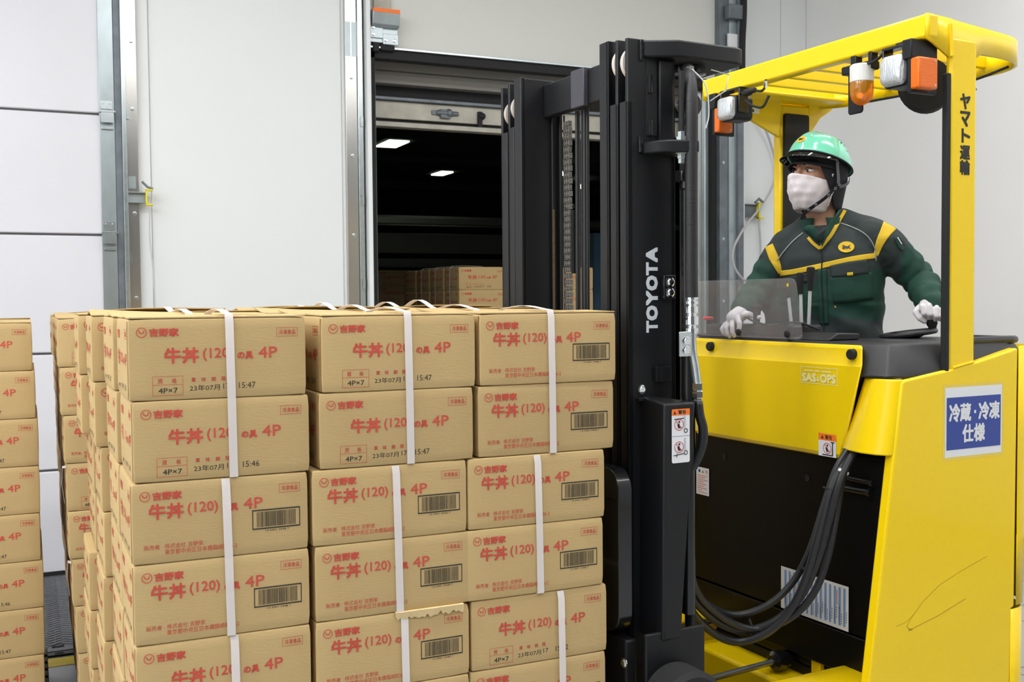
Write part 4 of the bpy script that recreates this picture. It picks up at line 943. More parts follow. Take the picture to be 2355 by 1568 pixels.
# bracket arm with lift rod
arm = tp('rod_bracket', MB().prism([(-.848, .166), (-.836, .105), (-.815, .085), (-.742, .062), (-.735, .075), (-.735, .166)], XY, 1.893, 1.925), M_bpaint, .005)
tp('rod_nut', MB().lathe((-.775, .092, 1.925), (0, 0, 1), [(0, .014), (.009, .014), (.010, .010), (.022, .010), (.024, .006)], 6), M_zinc, par=arm)
mb = MB(); mb.lathe((-.775, .092, 1.893), (0, 0, -1), [(0, .015), (.003, .015), (.0035, .011), (.014, .011), (.015, .009), (.026, .009), (.028, .006)], 6)
tp('rod_nut', mb, M_zinc, par=arm)
tp('adjusting_rod', MB().cyl((-.775, .092, 1.93), (-.775, .092, 2.10), .0075, 12), M_seal, par=arm)
tp('lift_cylinder', MB().lathe((-.745, .105, .70), (0, 0, 1), [(0, .018), (.9, .018), (1.10, .018), (1.105, .022), (1.14, .022), (1.145, .008), (1.17, .008)], 16), M_bgloss)
tp('lift_cylinder', MB().cyl((-.715, .14, .6), (-.715, .14, 1.95), .014, 12), M_bpaint)
tp('cylinder_clamp', MB().box((-.778, .088, 1.822), (-.735, .12, 1.85)), M_bgloss, .003)
# leaf chains
def chain(x, y, z0, z1, w_, name='lift_chain'):
    mb = MB(); n_ = int((z1-z0)/.019)
    for i in range(n_):
        z = z0+i*.019
        for k in range(3):
            yy = y-w_/2+k*w_/2+(.0015 if i % 2 else -.0015); mb.box((x-.006, yy-.0018, z), (x+.006, yy+.0018, z+.0165))
        mb.box((x-.004, y-w_/2-.003, z+.006), (x+.004, y+w_/2+.003, z+.0105))
    return tp(name, mb, M_chain, kind='stuff', smooth=0)
chain(-.78, .651, .35, 2.075, .026); chain(-.735, .115, 1.95, 2.135, .022)
tp('chain_sheave', MB().lathe((-.735, .10, 2.02), (0, 1, 0), [(0, .03), (.003, .024), (.012, .020), (.028, .020), (.037, .024), (.040, .018)], 28), M_bgloss)
for yy, r in ((.604, .008), (.579, .004), (.560, .009), (.548, .005), (.684, .003)):
    tp('mast_hose', MB().tube([(-.775, yy, .3), (-.775, yy, 1.6), (-.775, yy-.002, 2.08)], r, 8), M_rub)
tp('grease_streak', MB().box((-.7875, .7342, .9), (-.7795, .7352, 1.80)), mat('rusty_grease', (92, 74, 48), .5, var=.4, vscale=60))
mb = MB(); mb.lathe((-.78, .62, 1.80), (0, -1, 0), [(0, .006), (.01, .006)], 6); mb.lathe((-.78, .67, 1.80), (0, -1, 0), [(0, .006), (.01, .006)], 6); mb.box((-.783, .615, 1.60), (-.775, .63, 1.79)); tp('chain_anchor', mb, M_bpaint)
# lettering
P = Print(lambda u, v: (u, .1653, v)); z = 1.436
for ch, h_ in zip('TOYOTA', (.0275, .0345, .0345, .0345, .0300, .0345)):
    vs, fs = text_geo(ch)
    P.text(ch, -.8330, z, -.8005, z+h_, 0, .09, rot=90); z += h_+.0045
label_part(done(P, 'mast_lettering', [M_lettw], T), 'white TOYOTA lettering running up the mast')
# bolts and brackets on the web
mb = MB(); bolt(mb, (-.849, .166, 1.287), (0, -1, 0), .009, .007); bolt(mb, (-.772, .148, 1.565), (0, -1, 0), .010, .008); bolt(mb, (-.772, .148, 1.538), (0, -1, 0), .010, .008); tp('hex_bolt', mb, M_chrome)
tp('bolt_plate', MB().box((-.79, .148, 1.522), (-.752, .165, 1.583)), M_bgloss, .002)
mb = MB(); mb.box((-.812, .155, 1.305), (-.80, .166, 1.345)); mb.box((-.80, .152, 1.305), (-.765, .158, 1.345)); tp('empty_bracket', mb, M_bpaint, .001)
tp('clip_bracket', MB().box((-.868, .150, 1.258), (-.832, .166, 1.266)), M_bpaint, .001)
# large mast hose, fittings and steel pipe
tp('mast_hose', MB().tube(spline([(-.72, .14, 2.12), (-.742, .10, 2.08), (-.753, .08, 2.0), (-.754, .08, 1.8), (-.754, .08, 1.6), (-.753, .08, 1.525)], 6), .0165, 14), mat('ribbed_rubber_hose', (30, 30, 32), .5, bump=.15, bscale=40, aniso=(.1, .1, 6)))
fit = [(0, .013), (.004, .016), (.010, .016), (.011, .012), (.014, .012), (.015, .016), (.022, .016), (.023, .012), (.027, .012), (.028, .0155), (.045, .0155), (.046, .012), (.052, .012), (.053, .0165), (.075, .0165), (.077, .011), (.083, .011), (.084, .016), (.098, .016), (.100, .009)]
tp('hose_fitting', MB().lathe((-.753, .08, 1.53), (.0, 0, -1), fit, 12), M_chrome, smooth=25)
tp('steel_pipe', MB().tube(spline([(-.753, .08, 1.435), (-.751, .08, 1.39), (-.742, .08, 1.345), (-.735, .08, 1.30)], 6), .011, 12), M_zinc)
tp('hose_fitting', MB().lathe((-.735, .08, 1.305), (.02, 0, -1), [(0, .011), (.001, .014), (.018, .014), (.02, .011), (.022, .015), (.038, .015), (.04, .011), (.045, .011), (.046, .014), (.055, .014), (.056, .010)], 6), M_chrome, smooth=0)
tp('mast_hose', MB().tube(spline([(-.734, .08, 1.255), (-.728, .08, 1.22), (-.717, .08, 1.18), (-.720, .085, 1.13), (-.74, .10, 1.08), (-.76, .14, 1.03)], 7), .0125, 12), M_rub)
pb = tp('pipe_bracket', MB().box((-.800, .068, 1.375), (-.762, .073, 1.438)), M_zinc, .001)
tp('pipe_bracket_arm', MB().box((-.780, .073, 1.380), (-.765, .100, 1.433)), M_bpaint, .001, par=pb)
mb = MB(); bolt(mb, (-.780, .068, 1.414), (0, -1, 0), .009, .007); bolt(mb, (-.780, .068, 1.390), (0, -1, 0), .009, .007); tp('hex_bolt', mb, M_chrome, par=pb)
tp('wire_clip', MB().tube([(-.66, .12, 2.12), (-.60, .12, 2.112), (-.61, .12, 2.07), (-.655, .13, 2.04)], .0018, 6), M_zinc)
tp('wire_clip', MB().tube(spline([(-.735, .10, 2.11), (-.70, .09, 2.07), (-.69, .09, 2.0), (-.70, .09, 1.96)], 6), .002, 6), M_white)
# lower mast cover
cv = [(-.853, .06), (-.756, .06), (-.756, .16), (-.853, .235)]
mb = MB()
vs = []
for (x, y) in cv: vs.append((x-.0 if y > .1 else x, y, 1.258+(.02 if y > .2 else 0)))
lowc = [(-.858, .063, .652), (-.800, .063, .655), (-.800, .16, .66), (-.858, .235, .645)]
mb.add(vs+lowc, [(0, 1, 2, 3), (7, 6, 5, 4), (0, 4, 5, 1), (1, 5, 6, 2), (2, 6, 7, 3), (3, 7, 4, 0)])
mc = tp('mast_cover', mb, M_bpaint, .006)
P = Print(lambda u, v: (u, .0592, v)); P.mb.cur = 0; rr_ = rrect(-.832, 1.106, -.776, 1.243, .005); P.poly(rr_, 0); st = done(P, 'warning_sticker', STK, mc)
P = Print(lambda u, v: (u, .0586, v)); P.rect(-.832, 1.227, -.776, 1.243, 1); P.rect(-.832, 1.1735, -.776, 1.1743, 3)
done(P, 'warning_print', STK, st)
P = Print(lambda u, v: (u, .0581, v)); P.poly([(-.827, 1.230), (-.819, 1.230), (-.823, 1.239)], 3); P.text('警告', -.812, 1.230, -.788, 1.240, 3, .03)
for cy in (1.203, 1.146): person_pict(P, -.810, cy, .0175)
P.ring(-.789, 1.187, .006, .006, .002, 3, 16); P.ring(-.789, 1.131, .006, .006, .002, 3, 16)
P.line((-.825, 1.217), (-.795, 1.219), .0022, 3); P.rect(-.794, 1.192, -.789, 1.226, 5); P.rect(-.794, 1.135, -.789, 1.168, 5); P.line((-.828, 1.125), (-.795, 1.129), .002, 3); P.line((-.818, 1.120), (-.816, 1.130), .002, 3)
done(P, 'warning_print', STK+[mat('pale_grey_print', (186, 188, 194), .5)], st)
# carriage plate with rounded corners, forks
tp('carriage_plate', MB().prism(rrect(.118, .668, .90, 1.090, .055, 8), YZ, -.955, -.912), M_bgloss, .003)
tp('fork_carriage', MB().box((-.95, .25, .20), (-.905, .80, .30)), M_bpaint, .004)
for yy in (.30, .70):
    mb = MB(); mb.box((-.975, yy-.045, .062), (-.955, yy+.045, .62)); mb.prism([(-.957, .062), (-.957, .096), (-1.98, .080), (-2.02, .070), (-2.02, .066)], XZ, yy-.045, yy+.045); tp('fork', mb, M_bpaint, .004)
lp = tp('lower_mast_plate', MB().box((-.905, .07, .10), (-.72, .085, .675)), M_bpaint, .004)
mb = MB(); bolt(mb, (-.945, .108, .60), (-1, 0, 0), .010, .007); tp('hex_bolt', mb, M_chrome)
tp('lower_front_plate', MB().box((-.940, .11, .12), (-.905, .23, .655)), M_bpaint, .006)
tp('wheel_guard', MB().lathe((-.83, -.03, .50), (0, 1, 0), [(0, .085), (.012, .098), (.09, .098), (.10, .09)], 36), M_seal)
# ================================================================== DRIVER  (local frame: x to the viewer's right, -y towards the camera side)
D = empty('person', (2.498, 2.873, 0), rad(-41), label='person in mint helmet, white mask and dark green work jacket driving the yellow truck', category='person')
def ell(mb, c, r, rot=None, n=14):
    c = Vector(c); vs = []; fs = []; R_ = Euler(rot).to_matrix() if rot else Matrix.Identity(3)
    for i in range(n+1):
        th = math.pi*i/n
        for j in range(2*n):
            ph = math.pi*j/n; vs.append(c+R_ @ Vector((r[0]*math.sin(th)*math.cos(ph), r[1]*math.sin(th)*math.sin(ph), r[2]*math.cos(th))))
    k = 2*n
    for i in range(n):
        for j in range(k): fs.append((i*k+j, (i+1)*k+j, (i+1)*k+(j+1) % k, i*k+(j+1) % k))
    mb.add(vs, fs)
def cap(mb, a, b, ra, rb, flat=None):
    """tapered capsule"""
    a = Vector(a); b = Vector(b); d = (b-a).normalized(); pts = []; rs = []
    for k in range(5): t = math.pi/2*k/4; pts.append(a-d*ra*math.cos(t)); rs.append(max(ra*math.sin(t), 1e-4))
    for k in range(1, 4): pts.append(a.lerp(b, k/4)); rs.append(ra+(rb-ra)*k/4)
    for k in range(5): t = math.pi/2*(4-k)/4; pts.append(b+d*rb*math.cos(t)); rs.append(max(rb*math.sin(t), 1e-4))
    mb.tube(pts, rs, 14)
def chainc(mb, pts, rs):
    for i in range(len(pts)-1): cap(mb, pts[i], pts[i+1], rs[i], rs[i+1])
def remesh(mb, vox, smooth=4, fac=.5):
    me = bpy.data.meshes.new('tmp'); me.from_pydata(mb.v, [], mb.f); fixn(me); o = bpy.data.objects.new('tmp', me); COL.objects.link(o)
    r = o.modifiers.new('r', 'REMESH'); r.mode = 'VOXEL'; r.voxel_size = vox; r.use_smooth_shade = True
    s = o.modifiers.new('s', 'SMOOTH'); s.iterations = smooth; s.factor = fac
    dg = bpy.context.evaluated_depsgraph_get(); out = bpy.data.meshes.new_from_object(o.evaluated_get(dg)); bpy.data.objects.remove(o)
    for p in out.polygons: p.use_smooth = True
    return out
def put(name, me, m, par=None, **k):
    idx = [p.material_index for p in me.polygons]; me.materials.clear()
    for q in (m if isinstance(m, (list, tuple)) else [m]): me.materials.append(q)
    if isinstance(m, (list, tuple)): me.polygons.foreach_set('material_index', idx)
    me.name = name; return link(name, me, par or D, **k)
def q(px, py, y=0.):  # reference grid: picture column / row to metres in the driver's own frontal plane
    return Vector(((px-1900)*.001434, y, 1.523+(683-py)*.001496))
# joints
SH_R, EL_R, WR_R = q(1792, 588, .03), q(1738, 672, .01), q(1712, 708, -.095)
SH_L, EL_L, WR_L = q(2026, 562, -.02), q(2116, 652, .03), q(2129, 704, -.130)
# --- torso loft
def loft(mb, secs, n=36, yaw=rad(-13), k=2.35):
    rows = []
    for (cx, cy, z, rx, ry) in secs:
        row = []
        for i in range(n):
            a = 2*math.pi*i/n; c, s = math.cos(a), math.sin(a); x = rx*math.copysign(abs(c)**(2/k), c); y = ry*math.copysign(abs(s)**(2/k), s)
            row.append((cx+x*math.cos(yaw)-y*math.sin(yaw), cy+x*math.sin(yaw)+y*math.cos(yaw), z))
        rows.append(row)
    mb.grid(rows, closed_u=True); m_ = len(mb.v); mb.f.append(tuple(range(m_-n, m_))); mb.f.append(tuple(range(m_-n*len(rows), m_-n*(len(rows)-1)))[::-1]); mb.mi += [0, 0]
JK = [(.022, .03, 1.21, .182, .130), (.020, .03, 1.30, .178, .124), (.016, .03, 1.37, .176, .118), (.010, .03, 1.45, .178, .118), (.010, .025, 1.53, .178, .122), (.012, .02, 1.60, .178, .124), (.008, .02, 1.66, .186, .120), (.006, .02, 1.71, .168, .104), (.0, .02, 1.745, .118, .082), (-.004, .02, 1.765, .085, .068)]
# body: one continuous figure from head to feet, worn over by the clothes
mb = MB(); loft(mb, [(a, b, c, d*.86, e*.84) for a, b, c, d, e in JK if c > 1.2])
for s, (sh, el, wr) in ((-1, (SH_R, EL_R, WR_R)), (1, (SH_L, EL_L, WR_L))): chainc(mb, [sh, el, wr], [.048, .040, .028])
ell(mb, (.03, .03, 1.18), (.155, .11, .12))
for s in (-1, 1): chainc(mb, [(.03+s*.085, .03, 1.14), (.03+s*.095, .02, .74), (.03+s*.10, .05, .40)], [.078, .056, .040]); cap(mb, (.03+s*.10, .06, .345), (.03+s*.12, -.08, .32), .035, .028)
NB = Vector((-.010, .02, 1.74)); HC = Vector((-.030, -.005, 1.945))
cap(mb, NB, (-.024, .012, 1.86), .056, .052)
HM = Matrix.Translation(HC) @ Euler((rad(-3), 0, rad(-41))).to_matrix().to_4x4()
mb.X = HM
ell(mb, (0, .012, .035), (.073, .090, .086)); ell(mb, (0, -.028, -.040), (.060, .058, .078)); ell(mb, (0, -.062, -.098), (.026, .022, .020))
ell(mb, (0, -.05, -.03), (.056, .036, .06)); cap(mb, (0, -.088, .008), (0, -.106, -.026), .0075, .0105); ell(mb, (0, -.098, -.032), (.016, .010, .008))
ell(mb, (0, -.074, .022), (.050, .014, .010)); ell(mb, (-.034, -.066, -.022), (.02, .016, .014)); ell(mb, (.034, -.066, -.022), (.02, .016, .014))
ell(mb, (0, -.090, -.062), (.022, .007, .0045)); ell(mb, (0, -.089, -.071), (.019, .007, .005))
for s in (-1, 1): ell(mb, (s*.071, .016, -.015), (.007, .016, .028), rot=(0, 0, s*.3)); cap(mb, (s*.05, 0, -.05), (s*.03, -.05, -.095), .02, .016)
mb.X = None
bodym = remesh(mb, .0055, 5); put('body', bodym, M_skin)
# eyes
mb = MB(); mb.X = HM
for s in (-1, 1): ell(mb, (s*.031, -.0705, -.001), (.0135, .0135, .0075), n=10)
put('eyeball', mb.mesh('eyeball', mat('eye_white', (214, 204, 200), .25), 60), mat('eye_white', (214, 204, 200), .25))
mb = MB(); mb.X = HM
for s in (-1, 1): ell(mb, (s*.031-.001, -.0815, -.001), (.0052, .0035, .0052), n=8)
put('iris', mb.mesh('iris', M_ink, 60), mat('dark_iris', (34, 24, 20), .15))
mb = MB(); mb.X = HM
for s in (-1, 1): mb.tube(spline([(s*.015, -.0865, .019), (s*.030, -.0855, .0225), (s*.047, -.075, .0195)], 5), .0022, 6)
for s in (-1, 1): mb.tube(spline([(s*.018, -.0822, .004), (s*.031, -.0850, .008), (s*.045, -.0765, .003)], 5), .0013, 6)
put('eyebrow', mb.mesh('eyebrow', M_ink, 60), mat('black_hair', (26, 22, 22), .6))
# --- jacket
def fold(v, amp):
    return amp*(noise.noise(Vector((v.x*9, v.y*9, v.z*16)))+.5*noise.noise(Vector((v.x*22+5, v.y*22, v.z*34))))
mb = MB(); loft(mb, JK)
chainc(mb, [SH_R+Vector((.035, 0, .012)), SH_R], [.070, .066]); chainc(mb, [SH_L+Vector((-.035, 0, .012)), SH_L], [.070, .066])
chainc(mb, [SH_R, SH_R.lerp(EL_R, .55), EL_R, EL_R.lerp(WR_R, .5), WR_R], [.066, .060, .054, .050, .040])
chainc(mb, [SH_L, SH_L.lerp(EL_L, .55), EL_L, EL_L.lerp(WR_L, .5), WR_L], [.068, .062, .056, .052, .042])
cap(mb, q(1786, 650, .03), q(1788, 775, .03), .046, .052)
ell(mb, (.0, .02, 1.725), (.135, .075, .045), rot=(0, rad(-3), rad(-13)))
cap(mb, q(1928, 508, .02), q(2010, 545, 0), .045, .060); cap(mb, q(1862, 515, .03), q(1806, 562, .03), .045, .058)
for c, r in ((q(1770, 640, -.005), .014), (q(1728, 690, -.06), .012), (q(1722, 700, -.1), .013), (q(2090, 640, -.03), .014), (q(2128, 668, -.05), .014), (q(2120, 690, -.1), .012)):
    pass
jm = remesh(mb, .006, 6)
def arm_axis(v):
    best = None
    for sh, el, wr in ((SH_R, EL_R, WR_R), (SH_L, EL_L, WR_L)):
        for a, b, o_ in ((sh, el, 0), (el, wr, 1)):
            ab = b-a; t = max(0, min(1, (v-a).dot(ab)/ab.length_squared)); d = (v-(a+ab*t)).length
            if best is None or d < best[0]: best = (d, o_+t, a.x < 0)
    return best
NRM = [v.normal.copy() for v in jm.vertices]
for v, n_ in zip(jm.vertices, NRM):
    p = v.co; b = arm_axis(p); 
    if b[0] < .075 and b[1] > .25: p += n_*(.0042*math.sin(b[1]*19+p.x*30+p.y*22)*min(1, (b[1]-.25)*2)+.005*noise.noise(p*28))
    else: p += n_*(fold(p, .006)+ (.004*math.sin(p.z*52+p.x*34) if p.z < 1.50 else 0))
jm.materials.clear(); jm.materials.append(M_green); jm.materials.append(M_slate)
# cloth colours by panel: slate yoke, green front, slate lower front, green sleeves with slate inner side
YAWT = rad(-13)
def tl(p):  # torso coordinates
    x, y = p.x-.01, p.y-.02; return x*math.cos(-YAWT)-y*math.sin(-YAWT), x*math.sin(-YAWT)+y*math.cos(-YAWT), p.z
def yoke_z(x): return 1.585+.13*abs(x)*.25+(.0)
for p in jm.polygons:
    c = p.center; b = arm_axis(c); x, y, z = tl(c); sl = b[0] < .072 and (abs(x) > .150 if z > 1.55 else abs(x) > .165)
    if sl and b[1] > .30: p.material_index = 0 if (b[1] > .62 or (c.x < SH_R.x-.02 if b[2] else c.x > SH_L.x+.055)) else 1
    else: p.material_index = 1 if (z > 1.578+.22*x or z < 1.462-.12*x) else 0
jm.update(); jk = put('jacket', jm, [M_green, M_slate])
bv = BVHTree.FromPolygons([v.co for v in jm.vertices], [tuple(p.vertices) for p in jm.polygons])
def onj(px, py, off=.0022):
    o = q(px, py, -1.2); h = bv.ray_cast(o, Vector((0, 1, 0)))
    if h[0] is None: return None
    return h[0]+Vector((0, -1, 0))*off
def smoothpts(pts):
    out = list(pts)
    for _ in range(2):
        z = list(out)
        for i in range(1, len(out)-1):
            if all(out[j] is not None for j in (i-1, i, i+1)): z[i] = (out[i-1]+out[i]*2+out[i+1])/4
        out = z
    return out
def patch(name, track, widths, m, off=.0022, sub=5, **k):
    """cloth strip laid on the jacket along a track; widths in grid units, across = perpendicular in the frontal plane"""
    c = spline([Vector((a, b, 0)) for a, b in track], 8); n_ = len(c); rows = []
    for i, p in enumerate(c):
        t = (c[min(i+1, n_-1)]-c[max(i-1, 0)]).normalized(); nn = Vector((-t.y, t.x, 0)); f = i/(n_-1)*(len(widths)-1); j = min(int(f), len(widths)-2); w_ = widths[j]+(widths[j+1]-widths[j])*(f-j)
        row = []
        for s in range(sub+1):
            u = (s/sub-.5)*w_; h = onj(p.x+nn.x*u, p.y+nn.y*u, off); row.append(h)
        good = [h for h in row if h is not None]
        if not good: continue
        g0 = good[0]; row = [(h if h is not None else g0) for h in row]; rows.append(row)
    mb = MB(); mb.grid(rows); me = mb.mesh(name, m, 70)
    for p in me.polygons: p.use_smooth = True
    o = put(name, me, m, jk, **k); sm = o.modifiers.new('s', 'SOLIDIFY'); sm.thickness = .0016; sm.offset = 0; return o
label_part(patch('chest_stripe', [(1793, 628), (1825, 625), (1865, 618), (1905, 610), (1960, 599), (2010, 592)], [12, 12, 12], M_ycloth), 'yellow stripe across the chest')
label_part(patch('shoulder_stripe', [(2046, 517), (2030, 542), (2018, 565), (2010, 592)], [36, 24, 18, 10], M_ycloth, sub=8), 'yellow shoulder flash')
label_part(patch('shoulder_stripe', [(1766, 562), (1778, 590), (1788, 612), (1794, 628)], [20, 22, 16, 8], M_ycloth, sub=8), 'yellow shoulder flash')
patch('collar_piping', [(1942, 486), (1928, 512), (1910, 545), (1886, 574)], [8, 8], M_ycloth, .004)
patch('collar_piping', [(1858, 548), (1870, 562), (1886, 575)], [7, 7], M_ycloth, .004)
patch('yoke_piping', [(1932, 516), (1965, 530), (1992, 550), (2008, 578), (2010, 604)], [2.6, 2.6], M_grayp, .003, 2)
patch('yoke_piping', [(1846, 536), (1822, 556), (1800, 580), (1787, 598)], [2.6, 2.6], M_grayp, .003, 2)
patch('front_zip', [(1888, 576), (1890, 600), (1889, 640), (1892, 690), (1894, 740), (1896, 775)], [2.6, 2.6], M_hood, .0042, 2)
patch('zip_placket', [(1890, 620), (1891, 660), (1893, 700), (1895, 745)], [20, 20], M_green, .0026, 4)
patch('pocket_flap', [(1910, 626), (1950, 621), (1992, 616)], [26, 32, 30], M_slate, .0045, 6)
patch('pocket', [(1912, 668), (1955, 663), (2004, 658)], [58, 64, 60], M_green, .0028, 8)
patch('pocket_tab', [(1946, 633), (1953, 632.5), (1959, 632)], [7, 7], M_ycloth, .007, 3)
patch('pocket_flap', [(1808, 646), (1840, 641), (1862, 637)], [18, 20, 18], M_slate, .0045, 5)
patch('sleeve_pen_pocket', [(2054, 552), (2062, 570), (2070, 580)], [9, 9], M_green, .004, 3)
patch('pen', [(2057, 553), (2061, 560), (2066, 568)], [2.5, 2.5], M_chrome, .007, 2)
patch('hem_mark', [(1919, 703), (1921, 707)], [3, 3], M_ycloth, .004, 2)
# round emblem: black running cat in a yellow oval
def ovl(cx, cy, rx, ry, name, m, off, par=jk, fn=onj):
    vs = [fn(cx, cy, off)]; n_ = 28
    for r in (.5, 1):
        for i in range(n_): a = 2*math.pi*i/n_; vs.append(fn(cx+rx*r*math.cos(a), cy+ry*r*math.sin(a), off))
    fs = [(0, 1+i, 1+(i+1) % n_) for i in range(n_)]+[(1+i, 1+n_+i, 1+n_+(i+1) % n_, 1+(i+1) % n_) for i in range(n_)]
    mb = MB(); mb.add(vs, fs); return put(name, mb.mesh(name, m, 0), m, par)
CAT = [(-.62, -.30), (-.50, .02), (-.72, .30), (-.55, .22), (-.42, .42), (-.36, .20), (-.15, .18), (.15, .12), (.42, .22), (.74, .48), (.48, .12), (.50, -.10), (.66, -.38), (.55, -.42), (.34, -.18), (.22, -.20), (.12, -.46), (.02, -.46), (.06, -.16), (-.18, -.16), (-.24, -.46), (-.34, -.46), (-.32, -.14), (-.50, -.42)]
def cat(cx, cy, rx, ry, off, par, fn, flip=1):
    c = fn(cx, cy, off); vs = [c]+[fn(cx+x*rx*.82*flip, cy-y*ry*.95, off) for x, y in CAT]; n_ = len(CAT)
    mb = MB(); mb.add(vs, [(0, 1+i, 1+(i+1) % n_) for i in range(n_)]); return put('cat_emblem', mb.mesh('cat_emblem', M_ink, 0), M_ink, par)
em = label_part(ovl(1944, 572, 18, 12.5, 'chest_emblem', M_ycloth, .005), 'yellow oval emblem with a black cat'); cat(1944, 572, 18, 12.5, .0065, em, onj)
# collar
rows = []
for k, (dz, r1, r2) in enumerate(((-.02, .088, .074), (.01, .083, .070), (.035, .079, .067), (.050, .078, .066))):
    row = []
    for i in range(33):
        a = rad(-90+24-8*(k/3)) + (2*math.pi-rad(48-16*k/3))*i/32
        row.append(Vector((-.010+.012*(k/3)*0+r1*math.cos(a+rad(-10)), .015+r2*math.sin(a+rad(-10)), 1.742+dz+.026*max(0, math.sin(a)))))
    rows.append(row)
mb = MB(); mb.grid(rows); col = put('collar', mb.mesh('collar', M_green, 70), M_green, jk); sm = col.modifiers.new('s', 'SOLIDIFY'); sm.thickness = .007
for i, sh in enumerate(((1868, 556, 1850, 520), (1898, 560, 1925, 515))): pass
mb = MB(); rows = []
for k in range(5):
    f = k/4; rows.append([q(1846+f*38, 530+f*34, -.115-.0*f+.02*(1-f)), q(1858+f*30, 522+f*34, -.120+.01*(1-f)), q(1872+f*16, 522+f*40, -.118)])
mb.grid(rows); cl = put('collar_wing', mb.mesh('collar_wing', M_green, 70), M_green, jk); sm = cl.modifiers.new('s', 'SOLIDIFY'); sm.thickness = .006
mb = MB(); rows = []
for k in range(5):
    f = k/4; rows.append([q(1936-f*46, 484+f*88, -.075-.045*f), q(1926-f*36, 490+f*76, -.080-.038*f), q(1908-f*22, 520+f*44, -.10-.015*f)])
mb.grid(rows); cl = put('collar_wing', mb.mesh('collar_wing', M_green, 70), M_green, jk); sm = cl.modifiers.new('s', 'SOLIDIFY'); sm.thickness = .006
mb = MB(); rows = []
for k in range(4): f = k/3; rows.append([q(1876+f*12, 545+f*16, -.122), q(1900-f*6, 528+f*20, -.124)])
mb.grid(rows); cl = put('inner_collar', mb.mesh('inner_collar', M_slate, 70), M_slate, jk); sm = cl.modifiers.new('s', 'SOLIDIFY'); sm.thickness = .004
# trousers and shoes
mb = MB(); ell(mb, (.03, .03, 1.16), (.172, .125, .13))
for s in (-1, 1): chainc(mb, [(.03+s*.085, .03, 1.12), (.03+s*.095, .02, .74), (.03+s*.10, .05, .40)], [.092, .070, .058])
put('trousers', remesh(mb, .010, 4), M_slate)
for s in (-1, 1):
    mb = MB(); cap(mb, (.03+s*.10, .065, .338), (.03+s*.125, -.10, .328), .045, .040); cap(mb, (.03+s*.10, .06, .345), (.03+s*.10, .055, .42), .045, .048); put('shoe', remesh(mb, .008, 3), M_hood)
# --- gloves: palm, thumb and four unequal fingers, closed on the knob / lever
def hand(name, wr, palm, fingers, thumb, pr=(.030, .026)):
    mb = MB(); cap(mb, wr, palm[0], .026, .027)
    for a, b in zip(palm[:-1], palm[1:]): cap(mb, a, b, pr[0], pr[1])
    for base, pts, r in fingers: chainc(mb, [base]+pts, [r*1.12, r*1.08, r, r*.88][:len(pts)+1])
    chainc(mb, thumb, [.0125, .011, .0098, .0088][:len(thumb)])
    o = put(name, remesh(mb, .0024, 2, .4), M_glove); return o
# left hand (viewer's right): back of hand up, fingers curl down over the knob, knuckles towards the viewer
y0 = -.19
KW = D.matrix_world if False else (Matrix.Translation(Vector((2.498, 2.873, 0))) @ Matrix.Rotation(rad(-41), 4, 'Z'))
TW = Matrix.Translation(Vector((2.305, 2.246, 0))) @ Matrix.Rotation(rad(3.1), 4, 'Z')
knob = KW.inverted() @ (TW @ (KN+wn*.038)); lever = KW.inverted() @ (TW @ Vector((-.045, .655, 1.475)))
kx, ky, kz = knob
c0 = Vector((kx+.002, ky+.012, kz+.036))
fing = []
for i, (dx, L_) in enumerate(((-.030, .9), (-.010, 1.0), (.011, .95), (.030, .78))):
    b = c0+Vector((dx*.95, -.010, .010-.004*abs(i-1)))
    fing.append((b, [b+Vector((dx*.10, -.026*L_, -.006-.003*i)), b+Vector((-dx*.05, -.034*L_, -.030*L_-.003*i)), b+Vector((-dx*.18, -.016, -.043*L_-.003*i))], .0088-.0005*abs(i-1.3)))
th = [c0+Vector((-.036, .010, -.004)), c0+Vector((-.048, -.014, -.018)), c0+Vector((-.038, -.026, -.036)), c0+Vector((-.024, -.024, -.046))]
hand('glove', WR_L, [c0+Vector((-.010, .022, .006)), c0+Vector((-.014, -.004, .004))], fing, th, (.029, .024))
hand2 = MB(); 
mbp = MB(); cap(mbp, c0+Vector((.014, .020, .004)), c0+Vector((.016, -.004, .002)), .026, .022); put('glove_palm_edge', remesh(mbp, .003, 2), M_glove, D.children[-1])
mb = MB(); 
# right hand (viewer's left): thumb on the lever side, fingers drooping over the console
p0 = q(1712, 722, -0.110); kn = q(1690, 728, -0.160)
lx, ly, lz = lever
fb = [q(1700, 726, -0.170), q(1688, 730, -0.165), q(1678, 736, -0.157), q(1671, 742, -0.147)]
ft = [[q(1706, 740, -0.191), q(1706, 750, -0.193), q(1703, 757, -0.187)], [q(1689, 748, -0.193), q(1690, 760, -0.195), q(1694, 768, -0.187)], [q(1675, 752, -0.183), q(1678, 763, -0.185), q(1683, 770, -0.177)], [q(1664, 753, -0.165), q(1668, 762, -0.167), q(1674, 767, -0.161)]]
thr = [q(1712, 722, -0.125), q(1724, 720, -0.155), q(1736, 724, ly+.012), q(1749, 727, ly-.004)]
hand('glove', WR_R, [q(1706, 718, -0.120), kn], [(b, t, .0084-.0005*i) for i, (b, t) in enumerate(zip(fb, ft))], thr, (.028, .024))
# --- head wear
def hob(name, mb, m, smooth=70, par=None): return put(name, mb.mesh(name, m, smooth), m, par)
